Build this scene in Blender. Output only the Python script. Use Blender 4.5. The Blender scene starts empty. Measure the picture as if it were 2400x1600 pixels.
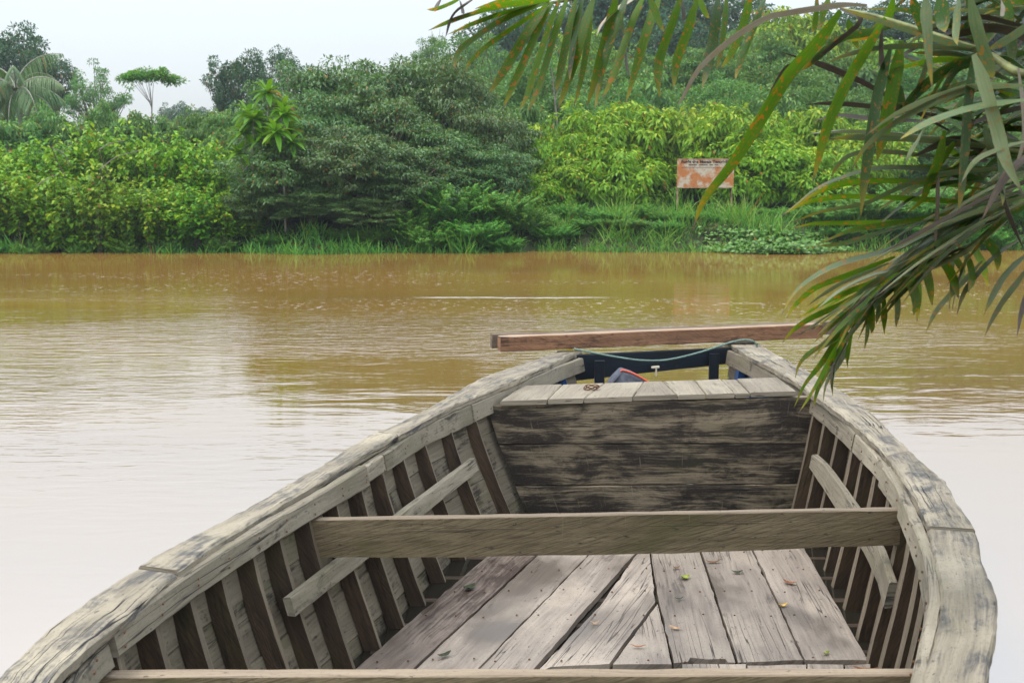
import bpy, bmesh, math, random
import numpy as np
from mathutils import Vector, Matrix, noise as mnoise

# ------------------------------------------------------------------ camera, sky, sun, exposure
sc = bpy.context.scene
C = sc.collection
FPX, CAMH, HOR = 2500.0, 1.62, 430.0
PITCH = math.atan((800 - HOR) / FPX)
cd = bpy.data.cameras.new('camera'); cam = bpy.data.objects.new('camera', cd); C.objects.link(cam)
cam.location = (0, 0, CAMH); cam.rotation_euler = (math.pi / 2 - PITCH, 0, 0)
cd.sensor_width = 36; cd.lens = 36 * FPX / 2400; cd.clip_start = .05; cd.clip_end = 2000
cd.dof.use_dof = True; cd.dof.focus_distance = 5.0; cd.dof.aperture_fstop = 9.0
sc.camera = cam
w = bpy.data.worlds.new('World'); sc.world = w; w.use_nodes = True
nt = w.node_tree; nt.nodes.clear()
def wn(t): return nt.nodes.new(t)
out = wn('ShaderNodeOutputWorld')
sky = wn('ShaderNodeTexSky'); sky.sky_type = 'NISHITA'; sky.sun_disc = False
SUN_EL, SUN_AZ = math.radians(58), math.radians(-60)
sky.sun_elevation = SUN_EL; sky.sun_rotation = SUN_AZ; sky.dust_density = 3.0; sky.air_density = 1.5
bg1 = wn('ShaderNodeBackground'); bg1.inputs[1].default_value = .05
nt.links.new(sky.outputs[0], bg1.inputs[0])
tc = wn('ShaderNodeTexCoord'); sx = wn('ShaderNodeSeparateXYZ'); nt.links.new(tc.outputs['Generated'], sx.inputs[0])
mx = wn('ShaderNodeMath'); mx.operation = 'MAXIMUM'; nt.links.new(sx.outputs[2], mx.inputs[0]); mx.inputs[1].default_value = 0
ml = wn('ShaderNodeMath'); ml.operation = 'MULTIPLY_ADD'; nt.links.new(mx.outputs[0], ml.inputs[0]); ml.inputs[1].default_value = 1.75; ml.inputs[2].default_value = .62
cn = wn('ShaderNodeTexNoise'); cn.inputs['Scale'].default_value = 2.2; cn.inputs['Detail'].default_value = 4
cmap = wn('ShaderNodeMapping'); cmap.inputs['Scale'].default_value = (1, 1, 3); nt.links.new(tc.outputs['Generated'], cmap.inputs[0]); nt.links.new(cmap.outputs[0], cn.inputs['Vector'])
mc = wn('ShaderNodeMath'); mc.operation = 'MULTIPLY_ADD'; nt.links.new(cn.outputs[0], mc.inputs[0]); mc.inputs[1].default_value = .12; mc.inputs[2].default_value = .94
mm = wn('ShaderNodeMath'); mm.operation = 'MULTIPLY'; nt.links.new(ml.outputs[0], mm.inputs[0]); nt.links.new(mc.outputs[0], mm.inputs[1])
bg2 = wn('ShaderNodeBackground'); bg2.inputs[0].default_value = (.885, .95, 1.02, 1); nt.links.new(mm.outputs[0], bg2.inputs[1])
ad = wn('ShaderNodeAddShader'); nt.links.new(bg1.outputs[0], ad.inputs[0]); nt.links.new(bg2.outputs[0], ad.inputs[1]); nt.links.new(ad.outputs[0], out.inputs[0])
sd = bpy.data.lights.new('sun', 'SUN'); sd.energy = 1.5; sd.angle = math.radians(18); sd.color = (1, .95, .87)
sun = bpy.data.objects.new('sun', sd); C.objects.link(sun)
# light travels away from the sun's place in the sky
sdir = Vector((math.sin(SUN_AZ) * math.cos(SUN_EL), -math.cos(SUN_AZ) * math.cos(SUN_EL) * .35, math.sin(SUN_EL))).normalized()
sky.sun_rotation = math.atan2(sdir.x, sdir.y)
sun.rotation_euler = sdir.to_track_quat('Z', 'Y').to_euler(); sun.location = (0, 0, 30)
vs = sc.view_settings; vs.view_transform = 'Standard'; vs.look = 'None'; vs.exposure = 0.0; vs.gamma = 1
sc.render.engine = 'CYCLES'
cy = sc.cycles; cy.use_denoising = True; cy.max_bounces = 6; cy.diffuse_bounces = 2; cy.glossy_bounces = 3; cy.transmission_bounces = 3
cy.transparent_max_bounces = 6; cy.volume_bounces = 0; cy.sample_clamp_indirect = 4; cy.caustics_reflective = False; cy.caustics_refractive = False

R = np.random.default_rng(7); random.seed(7)

# ------------------------------------------------------------------ pixel -> place helpers
_c, _s = math.cos(PITCH), math.sin(PITCH)
def ray(x, y):
    dx = (x - 1200) / FPX; dy = -(y - 800) / FPX
    return dx, _c + dy * _s, -_s + dy * _c
def atz(x, y, z):
    a, b, d = ray(x, y); t = (z - CAMH) / d
    return Vector((a * t, b * t, z))
def aty(x, y, Y):
    a, b, d = ray(x, y); t = Y / b
    return Vector((a * t, Y, CAMH + d * t))

# ------------------------------------------------------------------ object helpers
def mesh_obj(name, verts, faces, mats, parent=None, uvs=None, mi=None, smooth=False):
    me = bpy.data.meshes.new(name); me.from_pydata([tuple(v) for v in verts], [], faces)
    for m in (mats if isinstance(mats, (list, tuple)) else [mats]): me.materials.append(m)
    if uvs is not None:
        l = me.uv_layers.new(name='UVMap'); l.data.foreach_set('uv', np.asarray(uvs, 'f').ravel())
    if mi is not None: me.polygons.foreach_set('material_index', mi)
    if smooth: me.polygons.foreach_set('use_smooth', [True] * len(me.polygons))
    me.update()
    o = bpy.data.objects.new(name, me); C.objects.link(o)
    if parent: o.parent = parent
    return o
def empty(name, loc=(0, 0, 0), parent=None):
    o = bpy.data.objects.new(name, None); C.objects.link(o); o.location = loc; o.empty_display_size = .2
    if parent: o.parent = parent
    return o
def tag(o, label=None, cat=None, group=None, kind=None):
    if label: o['label'] = label
    if cat: o['category'] = cat
    if group: o['group'] = group
    if kind: o['kind'] = kind
    return o
def put(o, parent):            # parent an object whose mesh is in world space under an Empty standing at its own place
    o.parent = parent; o.location = -Vector(parent.location) if parent.parent is None else Vector((0, 0, 0))
    return o

def loft(name, rings, mat, parent=None, jit=0.0, smooth=False, endmat=None, facemat=None, u0=None):
    """closed rings of equal size -> tube with caps; UV u = metres along, v = metres around"""
    n = len(rings[0]); V = []; u = 0; us = []
    for k, r in enumerate(rings):
        cen = sum((Vector(q) for q in r), Vector()) / n
        if k: u += (cen - pc).length
        pc = cen; us.append(u)
        for q in r:
            q = Vector(q)
            if jit: q = q + Vector(R.normal(0, jit, 3))
            V.append(q)
    per = [0]
    for j in range(n): per.append(per[-1] + (Vector(rings[len(rings) // 2][(j + 1) % n]) - Vector(rings[len(rings) // 2][j])).length)
    off = float(R.uniform(0, 50)) if u0 is None else u0
    F_, U, MI = [], [], []
    for k in range(len(rings) - 1):
        for j in range(n):
            j2 = (j + 1) % n
            F_.append((k * n + j, k * n + j2, (k + 1) * n + j2, (k + 1) * n + j))
            U += [(us[k] + off, per[j] + off), (us[k] + off, per[j + 1] + off), (us[k + 1] + off, per[j + 1] + off), (us[k + 1] + off, per[j] + off)]
            MI.append(facemat[j] if facemat else 0)
    for k, rev in ((0, True), (len(rings) - 1, False)):
        idx = [k * n + j for j in range(n)]
        cen = sum((V[i] for i in idx), Vector()) / n
        if rev: idx = idx[::-1]
        F_.append(tuple(idx))
        for i in idx:
            dlt = V[i] - cen; U.append((dlt.x * .3 + dlt.y * .3 + off, dlt.z + off))
        MI.append(1 if endmat else 0)
    mats = [mat] if not endmat else [mat, endmat]
    if facemat and not endmat: mats = mat
    o = mesh_obj(name, V, F_, mats, parent, U, MI, smooth)
    return o
def ring4(a, b, c, d, bev):
    """chamfered quad cross-section, corners in order"""
    P = [Vector(a), Vector(b), Vector(c), Vector(d)]; out_ = []
    for i in range(4):
        p, q, n_ = P[i], P[i - 1], P[(i + 1) % 4]
        out_.append(p + (q - p).normalized() * bev); out_.append(p + (n_ - p).normalized() * bev)
    return out_
def plank(name, p0, p1, wv, tv, mat, parent=None, seg=14, bev=.004, jit=.0007, endmat=None, wob=.002, wv1=None, facemat=None):
    """board from p0 to p1 (centre line of one face corner frame), wv/tv full width/thickness vectors"""
    p0, p1, wv, tv = Vector(p0), Vector(p1), Vector(wv), Vector(tv); wv1 = Vector(wv1) if wv1 else wv
    rings = []; sd_ = float(R.uniform(0, 99))
    for k in range(seg + 1):
        t = k / seg; c = p0.lerp(p1, t); ww = wv.lerp(wv1, t)
        n1 = mnoise.noise((t * 5 + sd_, 0, 0)) * wob; n2 = mnoise.noise((t * 5 + sd_, 7, 0)) * wob
        wn_ = ww.normalized(); h = ww / 2
        rings.append(ring4(c - h - wn_ * n1, c + h + wn_ * n2, c + h + wn_ * n2 + tv, c - h - wn_ * n1 + tv, bev))
    return loft(name, rings, mat, parent, jit, endmat=endmat, facemat=facemat)
def prism(name, poly, ztop, th, mat, gdir, parent=None, step=.05, jit=.0015, bev=.005):
    """flat board with outline poly (xy), grain along gdir"""
    pts = []
    n = len(poly)
    for i in range(n):
        a, b = Vector(poly[i]), Vector(poly[(i + 1) % n]); m = max(1, int((b - a).length / step))
        for k in range(m):
            q = a.lerp(b, k / m)
            if k: q = q + Vector(R.normal(0, jit, 2))
            pts.append(q)
    bm = bmesh.new()
    vs_ = [bm.verts.new((q.x, q.y, ztop)) for q in pts]; f = bm.faces.new(vs_)
    if f.normal.z < 0: f.normal_flip()
    bm.normal_update()
    if f.normal.z < 0: bmesh.ops.reverse_faces(bm, faces=[f])
    top_e = list(f.edges)
    ret = bmesh.ops.extrude_face_region(bm, geom=[f])
    nv = [v for v in ret['geom'] if isinstance(v, bmesh.types.BMVert)]
    # the extruded copy becomes the top; the old ring moves down
    for v in bm.verts:
        if v not in nv: v.co.z -= th
    topf = [g for g in ret['geom'] if isinstance(g, bmesh.types.BMFace)]
    for v in nv:
        v.co.z += float(mnoise.noise((v.co.x * 4, v.co.y * 4, 3))) * .003
    tops = list(topf)
    r2 = bmesh.ops.inset_region(bm, faces=tops, thickness=bev, depth=0)
    for v in {v for f2 in tops for v in f2.verts}: pass
    for f2 in r2['faces']: pass
    inner = {v for f2 in tops for v in f2.verts}
    for v in nv:
        if v not in inner and v.is_valid: v.co.z -= bev * .7
    bmesh.ops.recalc_face_normals(bm, faces=bm.faces)
    uvl = bm.loops.layers.uv.new('UVMap'); g = Vector(gdir).normalized(); q = Vector((-g.y, g.x)); off = float(R.uniform(0, 50))
    for f2 in bm.faces:
        for l in f2.loops:
            co = l.vert.co; l[uvl].uv = (co.xy.dot(g) + off, co.xy.dot(q) + co.z + off)
    me = bpy.data.meshes.new(name); bm.to_mesh(me); bm.free(); me.materials.append(mat)
    o = bpy.data.objects.new(name, me); C.objects.link(o); o.parent = parent
    return o
def tube_rings(pts, rad, n=8):
    pts = [Vector(p) for p in pts]; rings = []; up = Vector((.13, .21, 1)).normalized()
    for i, p in enumerate(pts):
        t = (pts[min(i + 1, len(pts) - 1)] - pts[max(i - 1, 0)]).normalized()
        a = t.cross(up)
        if a.length < .05: a = t.cross(Vector((1, .2, 0)))
        a.normalize(); b = t.cross(a); r = rad[i] if hasattr(rad, '__len__') else rad
        rings.append([p + (a * math.cos(2 * math.pi * k / n) + b * math.sin(2 * math.pi * k / n)) * r for k in range(n)])
    return rings
def catmull(pts, m=6):
    P = [Vector(p) for p in pts]; P = [P[0] * 2 - P[1]] + P + [P[-1] * 2 - P[-2]]; o = []
    for i in range(1, len(P) - 2):
        a, b, c, d = P[i - 1:i + 3]
        for k in range(m):
            t = k / m
            o.append(.5 * ((2 * b) + (c - a) * t + (2 * a - 5 * b + 4 * c - d) * t * t + (3 * b - a - 3 * c + d) * t ** 3))
    o.append(P[-2]); return o

# ------------------------------------------------------------------ materials
class NB:
    def __init__(s, name):
        s.m = bpy.data.materials.new(name); s.m.use_nodes = True; s.t = s.m.node_tree; s.t.nodes.clear()
        s.o = s.t.nodes.new('ShaderNodeOutputMaterial')
    def n(s, t, **k):
        x = s.t.nodes.new('ShaderNode' + t)
        for a, b in k.items(): setattr(x, a, b)
        return x
    def l(s, a, b): s.t.links.new(a, b)
    def val(s, sock, v):
        if hasattr(v, 'node'): s.l(v, sock)
        else: sock.default_value = v
    def noise(s, vec, scale, detail=4, rough=.55, dist=0):
        x = s.n('TexNoise'); s.l(vec, x.inputs['Vector']); x.inputs['Scale'].default_value = scale; x.inputs['Detail'].default_value = detail
        x.inputs['Roughness'].default_value = rough; x.inputs['Distortion'].default_value = dist; return x.outputs[0]
    def map(s, vec, scale=(1, 1, 1), loc=(0, 0, 0), rot=(0, 0, 0)):
        x = s.n('Mapping'); s.l(vec, x.inputs[0]); x.inputs['Scale'].default_value = scale; x.inputs['Location'].default_value = loc; x.inputs['Rotation'].default_value = rot; return x.outputs[0]
    def ramp(s, f, a, b, lo=0., hi=1.):
        x = s.n('MapRange'); s.l(f, x.inputs[0]); x.inputs[1].default_value = a; x.inputs[2].default_value = b; x.inputs[3].default_value = lo; x.inputs[4].default_value = hi; x.interpolation_type = 'SMOOTHSTEP'; return x.outputs[0]
    def mix(s, f, a, b, blend='MIX'):
        x = s.n('Mix', data_type='RGBA', blend_type=blend); s.val(x.inputs[0], f)
        for sk, v in ((x.inputs[6], a), (x.inputs[7], b)):
            if hasattr(v, 'node'): s.l(v, sk)
            else: sk.default_value = (*v, 1)
        return x.outputs[2]
    def math(s, op, a, b=0., c=None):
        x = s.n('Math', operation=op); s.val(x.inputs[0], a); s.val(x.inputs[1], b)
        if c is not None: s.val(x.inputs[2], c)
        return x.outputs[0]
    def bsdf(s, col, rough=.6, spec=.3, normal=None):
        x = s.n('BsdfPrincipled'); s.val(x.inputs['Base Color'], col if hasattr(col, 'node') else (*col, 1)); s.val(x.inputs['Roughness'], rough); s.val(x.inputs['Specular IOR Level'], spec)
        if normal: s.l(normal, x.inputs['Normal'])
        return x
    def bump(s, h, strength=.3, dist=.01):
        x = s.n('Bump'); s.l(h, x.inputs['Height']); x.inputs['Strength'].default_value = strength; x.inputs['Distance'].default_value = dist; return x.outputs[0]
    def out(s, sh): s.l(sh if not hasattr(sh, 'outputs') else sh.outputs[0], s.o.inputs[0]); return s.m

def wood(name, light, dark, stain, stain_lo=.55, stain_hi=.7, stain_scale=(1.2, 6), green=0., crack=.5, rough=.75, wet=0., saw=0., saw_ang=28., fine=90., bump=.5, pale=None, scratch=0.):
    WB = (.70, .66, .59); light, dark, stain = [tuple(x * k_ for x, k_ in zip(c, WB)) for c in (light, dark, stain)]; pale = pale and tuple(x * k_ for x, k_ in zip(pale, WB))
    b = NB(name); uv = b.n('UVMap').outputs[0]; oi = b.n('ObjectInfo')
    off = b.n('CombineXYZ'); b.l(b.math('MULTIPLY', oi.outputs['Random'], 37.), off.inputs[0]); b.l(b.math('MULTIPLY', oi.outputs['Random'], 91.), off.inputs[1])
    va = b.n('VectorMath', operation='ADD'); b.l(uv, va.inputs[0]); b.l(off.outputs[0], va.inputs[1]); v = va.outputs[0]
    wv = b.n('VectorMath', operation='ADD'); b.l(v, wv.inputs[0])          # warp the grain a little
    wnz = b.n('TexNoise'); b.l(b.map(v, (2, 5, 1)), wnz.inputs['Vector']); wnz.inputs['Scale'].default_value = 1.5
    ws = b.n('VectorMath', operation='SCALE'); b.l(wnz.outputs[1], ws.inputs[0]); ws.inputs['Scale'].default_value = .05; b.l(ws.outputs[0], wv.inputs[1]); vw = wv.outputs[0]
    g1 = b.noise(b.map(vw, (3.5, fine, 1)), 1, 5, .65)
    g2 = b.noise(b.map(vw, (1.3, 16, 1)), 1, 4, .6, .4)
    st = b.noise(b.map(vw, (*stain_scale, 1)), 1, 9, .72, .35)
    sp = b.noise(b.map(v, (26, 60, 1)), 1, 3, .6)
    col = b.mix(b.ramp(g2, .3, .7), light, dark)
    col = b.mix(b.ramp(g1, .35, .75, 0, .6), col, tuple(x * .55 for x in dark))
    if pale:
        pn = b.noise(b.map(v, (2.1, 3.3, 1), (5, 3, 0)), 1, 4, .6); col = b.mix(b.ramp(pn, .48, .68, 0, .75), col, pale)
    stv = b.math('ADD', st, b.math('MULTIPLY', b.math('SUBTRACT', g1, .5), .38)); col = b.mix(b.ramp(stv, stain_lo, stain_hi), col, stain)
    if green:
        gn = b.noise(b.map(v, (2.4, 5, 1), (9, 2, 0)), 1, 3); col = b.mix(b.ramp(gn, .5, .7, 0, green), col, (.085, .09, .022))
    if saw:
                sv = b.noise(b.map(b.map(v, rot=(0, 0, math.radians(saw_ang))), (9, 240, 1)), 1, 3, .65); col = b.mix(b.ramp(sv, .42, .66, 0, saw), col, tuple(x * .35 for x in dark))
    if scratch:
        sc2 = b.noise(b.map(v, (95, 5, 1), (4, 1, 0)), 1, 2, .5); col = b.mix(b.ramp(sc2, .66, .74, 0, scratch), col, light)
    fsp = b.noise(b.map(v, (70, 140, 1)), 1, 2, .6); col = b.mix(b.ramp(fsp, .5, .72, 0, .35), col, tuple(x * .5 for x in dark))
    col = b.mix(b.ramp(sp, .64, .70, 0, .75), col, (.03, .027, .027))
    ck = b.noise(b.map(v, (.7, 26, 1), (3, 8, 0)), 1, 2, .5, .15)
    cm = b.math('MULTIPLY', b.math('MULTIPLY', b.ramp(ck, .489, .498), b.ramp(ck, .502, .511, 1, 0)), b.ramp(b.noise(b.map(v, (1.5, 2, 1), (1, 5, 0)), 1, 2), .5, .6))
    cm = b.math('MULTIPLY', cm, crack)
    col = b.mix(cm, col, (.018, .016, .015))
    hv = b.n('HueSaturation'); b.l(col, hv.inputs['Color']); b.l(b.math('MULTIPLY_ADD', oi.outputs['Random'], .34, .83), hv.inputs['Value']); hv.inputs['Saturation'].default_value = 1.; col = hv.outputs[0]
    hgt = b.math('ADD', b.math('MULTIPLY', g1, .35), b.math('MULTIPLY', g2, .5)); hgt = b.math('SUBTRACT', hgt, b.math('MULTIPLY', cm, 1.2))
    if saw: hgt = b.math('ADD', hgt, b.math('MULTIPLY', sv, .4))
    rg = rough
    if wet:
        wn_ = b.noise(b.map(v, (1.6, 2.6, 1), (2, 7, 0)), 1, 3, .5, .3); wm = b.ramp(wn_, .5 , .66)
        wm = b.math('MULTIPLY', wm, wet)
        col = b.mix(wm, col, b.mix(.5, col, (.02, .017, .02)) if False else tuple(x * .45 for x in dark))
        rg = b.math('MULTIPLY_ADD', wm, -(rough - .16), rough)
        hgt = b.math('MULTIPLY', hgt, b.math('SUBTRACT', 1., b.math('MULTIPLY', wm, .8)))
    nb = b.bump(hgt, bump, .006)
    return b.out(b.bsdf(col, rg, .35, nb))

M = {}
M['rail'] = wood('weathered_rail_wood', (.49, .445, .37), (.34, .305, .25), (.115, .118, .13), .46, .67, (5, 8), .15, 1., .85, pale=(.59, .54, .44), bump=1.)
M['inwale'] = wood('inwale_wood', (.46, .42, .345), (.34, .31, .255), (.08, .074, .068), .54, .70, (6, 8), .25, .7, .85, pale=(.51, .47, .395), bump=.8)
M['rib'] = wood('rib_wood', (.155, .105, .07), (.085, .057, .04), (.028, .021, .017), .52, .72, (3, 12), .25, .6, .75, saw=.6, saw_ang=24)
M['ribedge'] = wood('rib_worn_edge', (.36, .31, .25), (.24, .2, .155), (.09, .075, .06), .6, .75, (4, 10), .2, .3, .8)
M['hull'] = wood('hull_plank_wood', (.36, .325, .26), (.25, .222, .178), (.045, .04, .034), .52, .66, (5, 6), .5, .5, .7)
M['bulk'] = wood('bulkhead_wood', (.43, .365, .275), (.31, .26, .19), (.036, .029, .025), .375, .575, (2.6, 9), .1, .7, .75, bump=.7, scratch=.35)
M['thwart'] = wood('thwart_wood', (.46, .375, .245), (.30, .235, .145), (.12, .088, .052), .57, .78, (1.5, 7), .6, .5, .75, saw=.8, saw_ang=-15., scratch=.3)
M['thwarttop'] = wood('thwart_pale_top', (.46, .38, .30), (.36, .29, .22), (.2, .15, .11), .6, .8, (3, 9), 0, .4, .8)  # paler wood for the upper edge of a thwart
M['floor'] = wood('floor_board_wood', (.50, .44, .40), (.36, .31, .28), (.12, .10, .09), .56, .72, (2.6, 6), .0, .9, .5, wet=.85, pale=(.58, .51, .45), bump=.6)
M['floorwet'] = wood('wet_floor_board_wood', (.36, .30, .27), (.22, .175, .155), (.07, .045, .036), .46, .60, (1.5, 3), .0, .9, .42, wet=1., bump=.5)
M['deck'] = wood('deck_wood', (.48, .43, .36), (.36, .32, .265), (.13, .115, .1), .58, .75, (3, 7), .05, .7, .8, pale=(.53, .49, .41))
M['beam'] = wood('fresh_beam_wood', (.60, .33, .20), (.34, .18, .105), (.085, .05, .036), .50, .68, (4, 9), 0, .6, .7, saw=.5)
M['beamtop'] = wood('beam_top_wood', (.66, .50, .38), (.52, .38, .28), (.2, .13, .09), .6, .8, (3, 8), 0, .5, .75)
M['greybeam'] = wood('grey_beam_wood', (.34, .27, .22), (.22, .17, .135), (.08, .065, .05), .55, .75, (3, 8), 0, .6, .8)
M['darkbluewood'] = wood('dark_blue_wood', (.008, .02, .04), (.005, .012, .024), (.008, .010, .014), .5, .7, (2, 8), 0, .6, .6)
M['blue'] = wood('blue_paint_wood', (.016, .10, .36), (.012, .07, .26), (.02, .03, .06), .58, .75, (3, 10), 0, .6, .55)

def simple(name, col, rough=.6, spec=.3, var=.0, scale=30, metal=0):
    b = NB(name)
    if var:
        tcn = b.n('TexCoord').outputs['Object']; nz = b.noise(tcn, scale, 4); c2 = b.mix(b.ramp(nz, .3, .7), tuple(x * (1 - var) for x in col), tuple(min(1, x * (1 + var)) for x in col))
        x = b.bsdf(c2, rough, spec, b.bump(nz, .3, .004))
    else: x = b.bsdf(col, rough, spec)
    x.inputs['Metallic'].default_value = metal
    return b.out(x)
M['rope'] = simple('green_rope', (.17, .25, .215), .8, .2, .5, 160)
M['fabric'] = simple('charcoal_fabric', (.085, .092, .115), .8, .3, .25, 45)
M['redtrim'] = simple('red_orange_trim', (.75, .11, .05), .55, .3, .15, 40)
M['rust'] = simple('rusty_metal', (.16, .075, .035), .6, .4, .5, 200, .5)
M['paper'] = simple('white_paper', (.7, .69, .66), .8, .2, .05)
M['cream'] = simple('cream_wood', (.62, .56, .43), .75, .2, .12, 120)
M['bark'] = simple('bark', (.13, .10, .075), .9, .2, .5, 9)
M['palebark'] = simple('pale_bark', (.42, .39, .33), .9, .2, .3, 12)
M['greybark'] = simple('grey_bark', (.23, .20, .165), .9, .2, .3, 12)
M['soil'] = simple('bank_soil', (.045, .055, .022), .95, .1, .5, 2)

def leafmat(name, c0, c1, c2, trans=.34, rough=.45, spec=.33, hue_var=.12):
    """c0 old leaf, darkened for gap shade .. c1 mature .. c2 young tip, by the leaf's own 'tone' attribute"""
    c0, c1, c2 = [tuple(x * k_ for x in c) for c, k_ in ((c0, .52), (c1, .78), (c2, .82))]  # old-leaf tone lowered further so the gaps look shaded
    b = NB(name); at = b.n('Attribute', attribute_name='tone'); oi = b.n('ObjectInfo')
    f = at.outputs['Fac']
    col = b.mix(b.ramp(f, 0., .5), c0, c1); col = b.mix(b.ramp(f, .6, 1.), col, c2)
    at2 = b.n('Attribute', attribute_name='age'); col = b.mix(b.ramp(at2.outputs['Fac'], .965, .985), col, (.30, .14, .02))
    hs = b.n('HueSaturation'); hs.inputs['Saturation'].default_value = 1.12; b.l(col, hs.inputs['Color']); b.l(b.math('MULTIPLY_ADD', oi.outputs['Random'], .03, .485), hs.inputs['Hue']); b.l(b.math('MULTIPLY_ADD', oi.outputs['Random'], hue_var * 2, 1 - hue_var), hs.inputs['Value'])
    p = b.bsdf(hs.outputs[0], rough, spec); t = b.n('BsdfTranslucent'); b.l(b.mix(.35, hs.outputs[0], (.25, .4, .03), 'MIX'), t.inputs[0])
    mxs = b.n('MixShader'); mxs.inputs[0].default_value = trans; b.l(p.outputs[0], mxs.inputs[1]); b.l(t.outputs[0], mxs.inputs[2])
    return b.out(mxs)
M['lf_yellow'] = leafmat('yellow_green_leaves', (0.09, 0.23, 0.05), (0.26, 0.52, 0.075), (0.58, 0.7, 0.1))
M['lf_dark'] = leafmat('dark_green_leaves', (0.08, 0.15, 0.055), (0.155, 0.285, 0.1), (0.3, 0.45, 0.15), .2, .4, .5)
M['lf_lime'] = leafmat('lime_leaves', (0.1, 0.24, 0.045), (0.3, 0.54, 0.07), (0.58, 0.7, 0.1))
M['lf_round'] = leafmat('mid_green_leaves', (0.085, 0.2, 0.07), (0.165, 0.345, 0.105), (0.33, 0.52, 0.16))
M['lf_fern'] = leafmat('fresh_green_leaves', (0.085, 0.23, 0.06), (0.2, 0.48, 0.11), (0.38, 0.64, 0.15))
M['lf_far'] = leafmat('haze_tinted_far_leaves', (0.042, 0.114, 0.073), (0.073, 0.177, 0.094), (0.125, 0.250, 0.104), .2)  # bluish cast of distant haze mixed into the leaf colour
M['lf_bright'] = leafmat('bright_rosette_leaves', (0.072, 0.240, 0.024), (0.144, 0.384, 0.036), (0.312, 0.552, 0.072), .35)
M['lf_coco'] = leafmat('coconut_leaves', (0.1, 0.2, 0.07), (0.17, 0.31, 0.11), (0.32, 0.42, 0.17), .2, .38, .5)
M['lf_grass'] = leafmat('grass_blades', (0.084, 0.235, 0.050), (0.196, 0.451, 0.098), (0.437, 0.620, 0.168), .35)
M['lf_hya'] = leafmat('water_plant_leaves', (.11, .25, .05), (.20, .40, .10), (.36, .54, .2), .3, .3)

# ------------------------------------------------------------------ river
def river_material():
    b = NB('muddy_water'); P = b.n('TexCoord').outputs['Object']
    n1 = b.noise(b.map(P, (.55, 1.5, 1)), 1.6, 3, .5, .8); n2 = b.noise(b.map(P, (1.2, 4.5, 1)), 2.4, 3, .5, .5); n3 = b.noise(b.map(P, (3, 11, 1)), 2.5, 2, .5)
    calm = b.ramp(b.noise(b.map(P, (.07, .17, 1), (3.7, 1.2, 0)), 1., 3, .5), .42, .62)      # patches of wind and calm
    sy = b.n('SeparateXYZ'); b.l(P, sy.inputs[0]); cur = b.math('MULTIPLY', b.ramp(sy.outputs[1], 4.2, 8.5, .05, .75), b.ramp(sy.outputs[1], 12, 20, 1., .16))      # the current runs in mid-river, slack water at both banks
    h = b.math('MULTIPLY', cur, b.math('ADD', b.math('MULTIPLY', n1, .35), b.math('MULTIPLY', b.math('ADD', b.math('MULTIPLY', n2, .5), b.math('MULTIPLY', n3, .11)), b.math('MULTIPLY_ADD', calm, 1.05, .12))))
    nb = b.bump(h, .5, .05)
    mud = b.mix(b.ramp(b.noise(b.map(P, (.12, .3, 1)), 1, 3), .35, .65), (.275, .15, .034), (.235, .13, .031))
    # thin drifting foam: flecks with painted water sparkle, and a few long lines
    fl = b.noise(b.map(P, (2.2, 9, 1)), 3.2, 2, .5); band = b.math('MULTIPLY', b.ramp(b.noise(b.map(P, (.1, .5, 1), (1, 4.3, 0)), 1, 2), .42, .6), b.math('MULTIPLY', b.ramp(sy.outputs[1], 10, 13), b.ramp(sy.outputs[1], 19, 24, 1., 0.)))
    ln_ = b.noise(b.map(P, (.16, 2.1, 1), (2, .7, 0)), 1, 2, .4); foam_glints = b.math('MAXIMUM', b.math('MULTIPLY', b.ramp(fl, .655, .69), band), b.math('MULTIPLY', b.math('MULTIPLY', b.ramp(ln_, .76, .78), b.ramp(fl, .48, .56)), b.ramp(sy.outputs[1], 7, 9)))
    dy_ = b.math('ABSOLUTE', b.math('ADD', b.math('SUBTRACT', sy.outputs[1], 15.75), b.math('MULTIPLY', b.noise(b.map(P, (.6, .2, 1)), 1, 3), .5))); wake = b.math('MULTIPLY', b.ramp(dy_, .01, .10, .75, 0.), b.math('MULTIPLY', b.ramp(sy.outputs[0], -1.6, -1.1), b.ramp(sy.outputs[0], 1.0, 1.7, 1., 0.)))
    foam_glints = b.math('MAXIMUM', foam_glints, b.math('MULTIPLY', wake, b.ramp(fl, .3, .5)))
    body = b.n('BsdfDiffuse'); b.l(b.mix(foam_glints, mud, (.75, .75, .72)), body.inputs[0])
    gl = b.n('BsdfGlossy'); gl.inputs['Roughness'].default_value = .045; b.l(nb, gl.inputs['Normal']); gl.inputs['Color'].default_value = (.97, .98, 1, 1)
    lw = b.n('LayerWeight'); lw.inputs['Blend'].default_value = .5; b.l(nb, lw.inputs['Normal'])
    fac = b.math('MULTIPLY_ADD', b.math('POWER', lw.outputs['Facing'], 2.), .16, .455); fac = b.math('MULTIPLY', fac, b.math('MULTIPLY_ADD', foam_glints, -.8, 1.))
    ms = b.n('MixShader'); b.l(fac, ms.inputs[0]); b.l(body.outputs[0], ms.inputs[1]); b.l(gl.outputs[0], ms.inputs[2])
    return b.out(ms)
M['river'] = river_material()
tag(mesh_obj('river', [(-150, -3, -.03), (150, -3, -.03), (150, 34, -.03), (-150, 34, -.03)], [(0, 1, 2, 3)], M['river']), kind='structure')
mb = NB('bilge_water'); px_ = mb.n('TexCoord').outputs['Object']; bb = mb.bsdf((.022, .019, .014), .05, .5, mb.bump(mb.noise(px_, 9, 2), .12, .02)); M['bilge'] = mb.out(bb)

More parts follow.
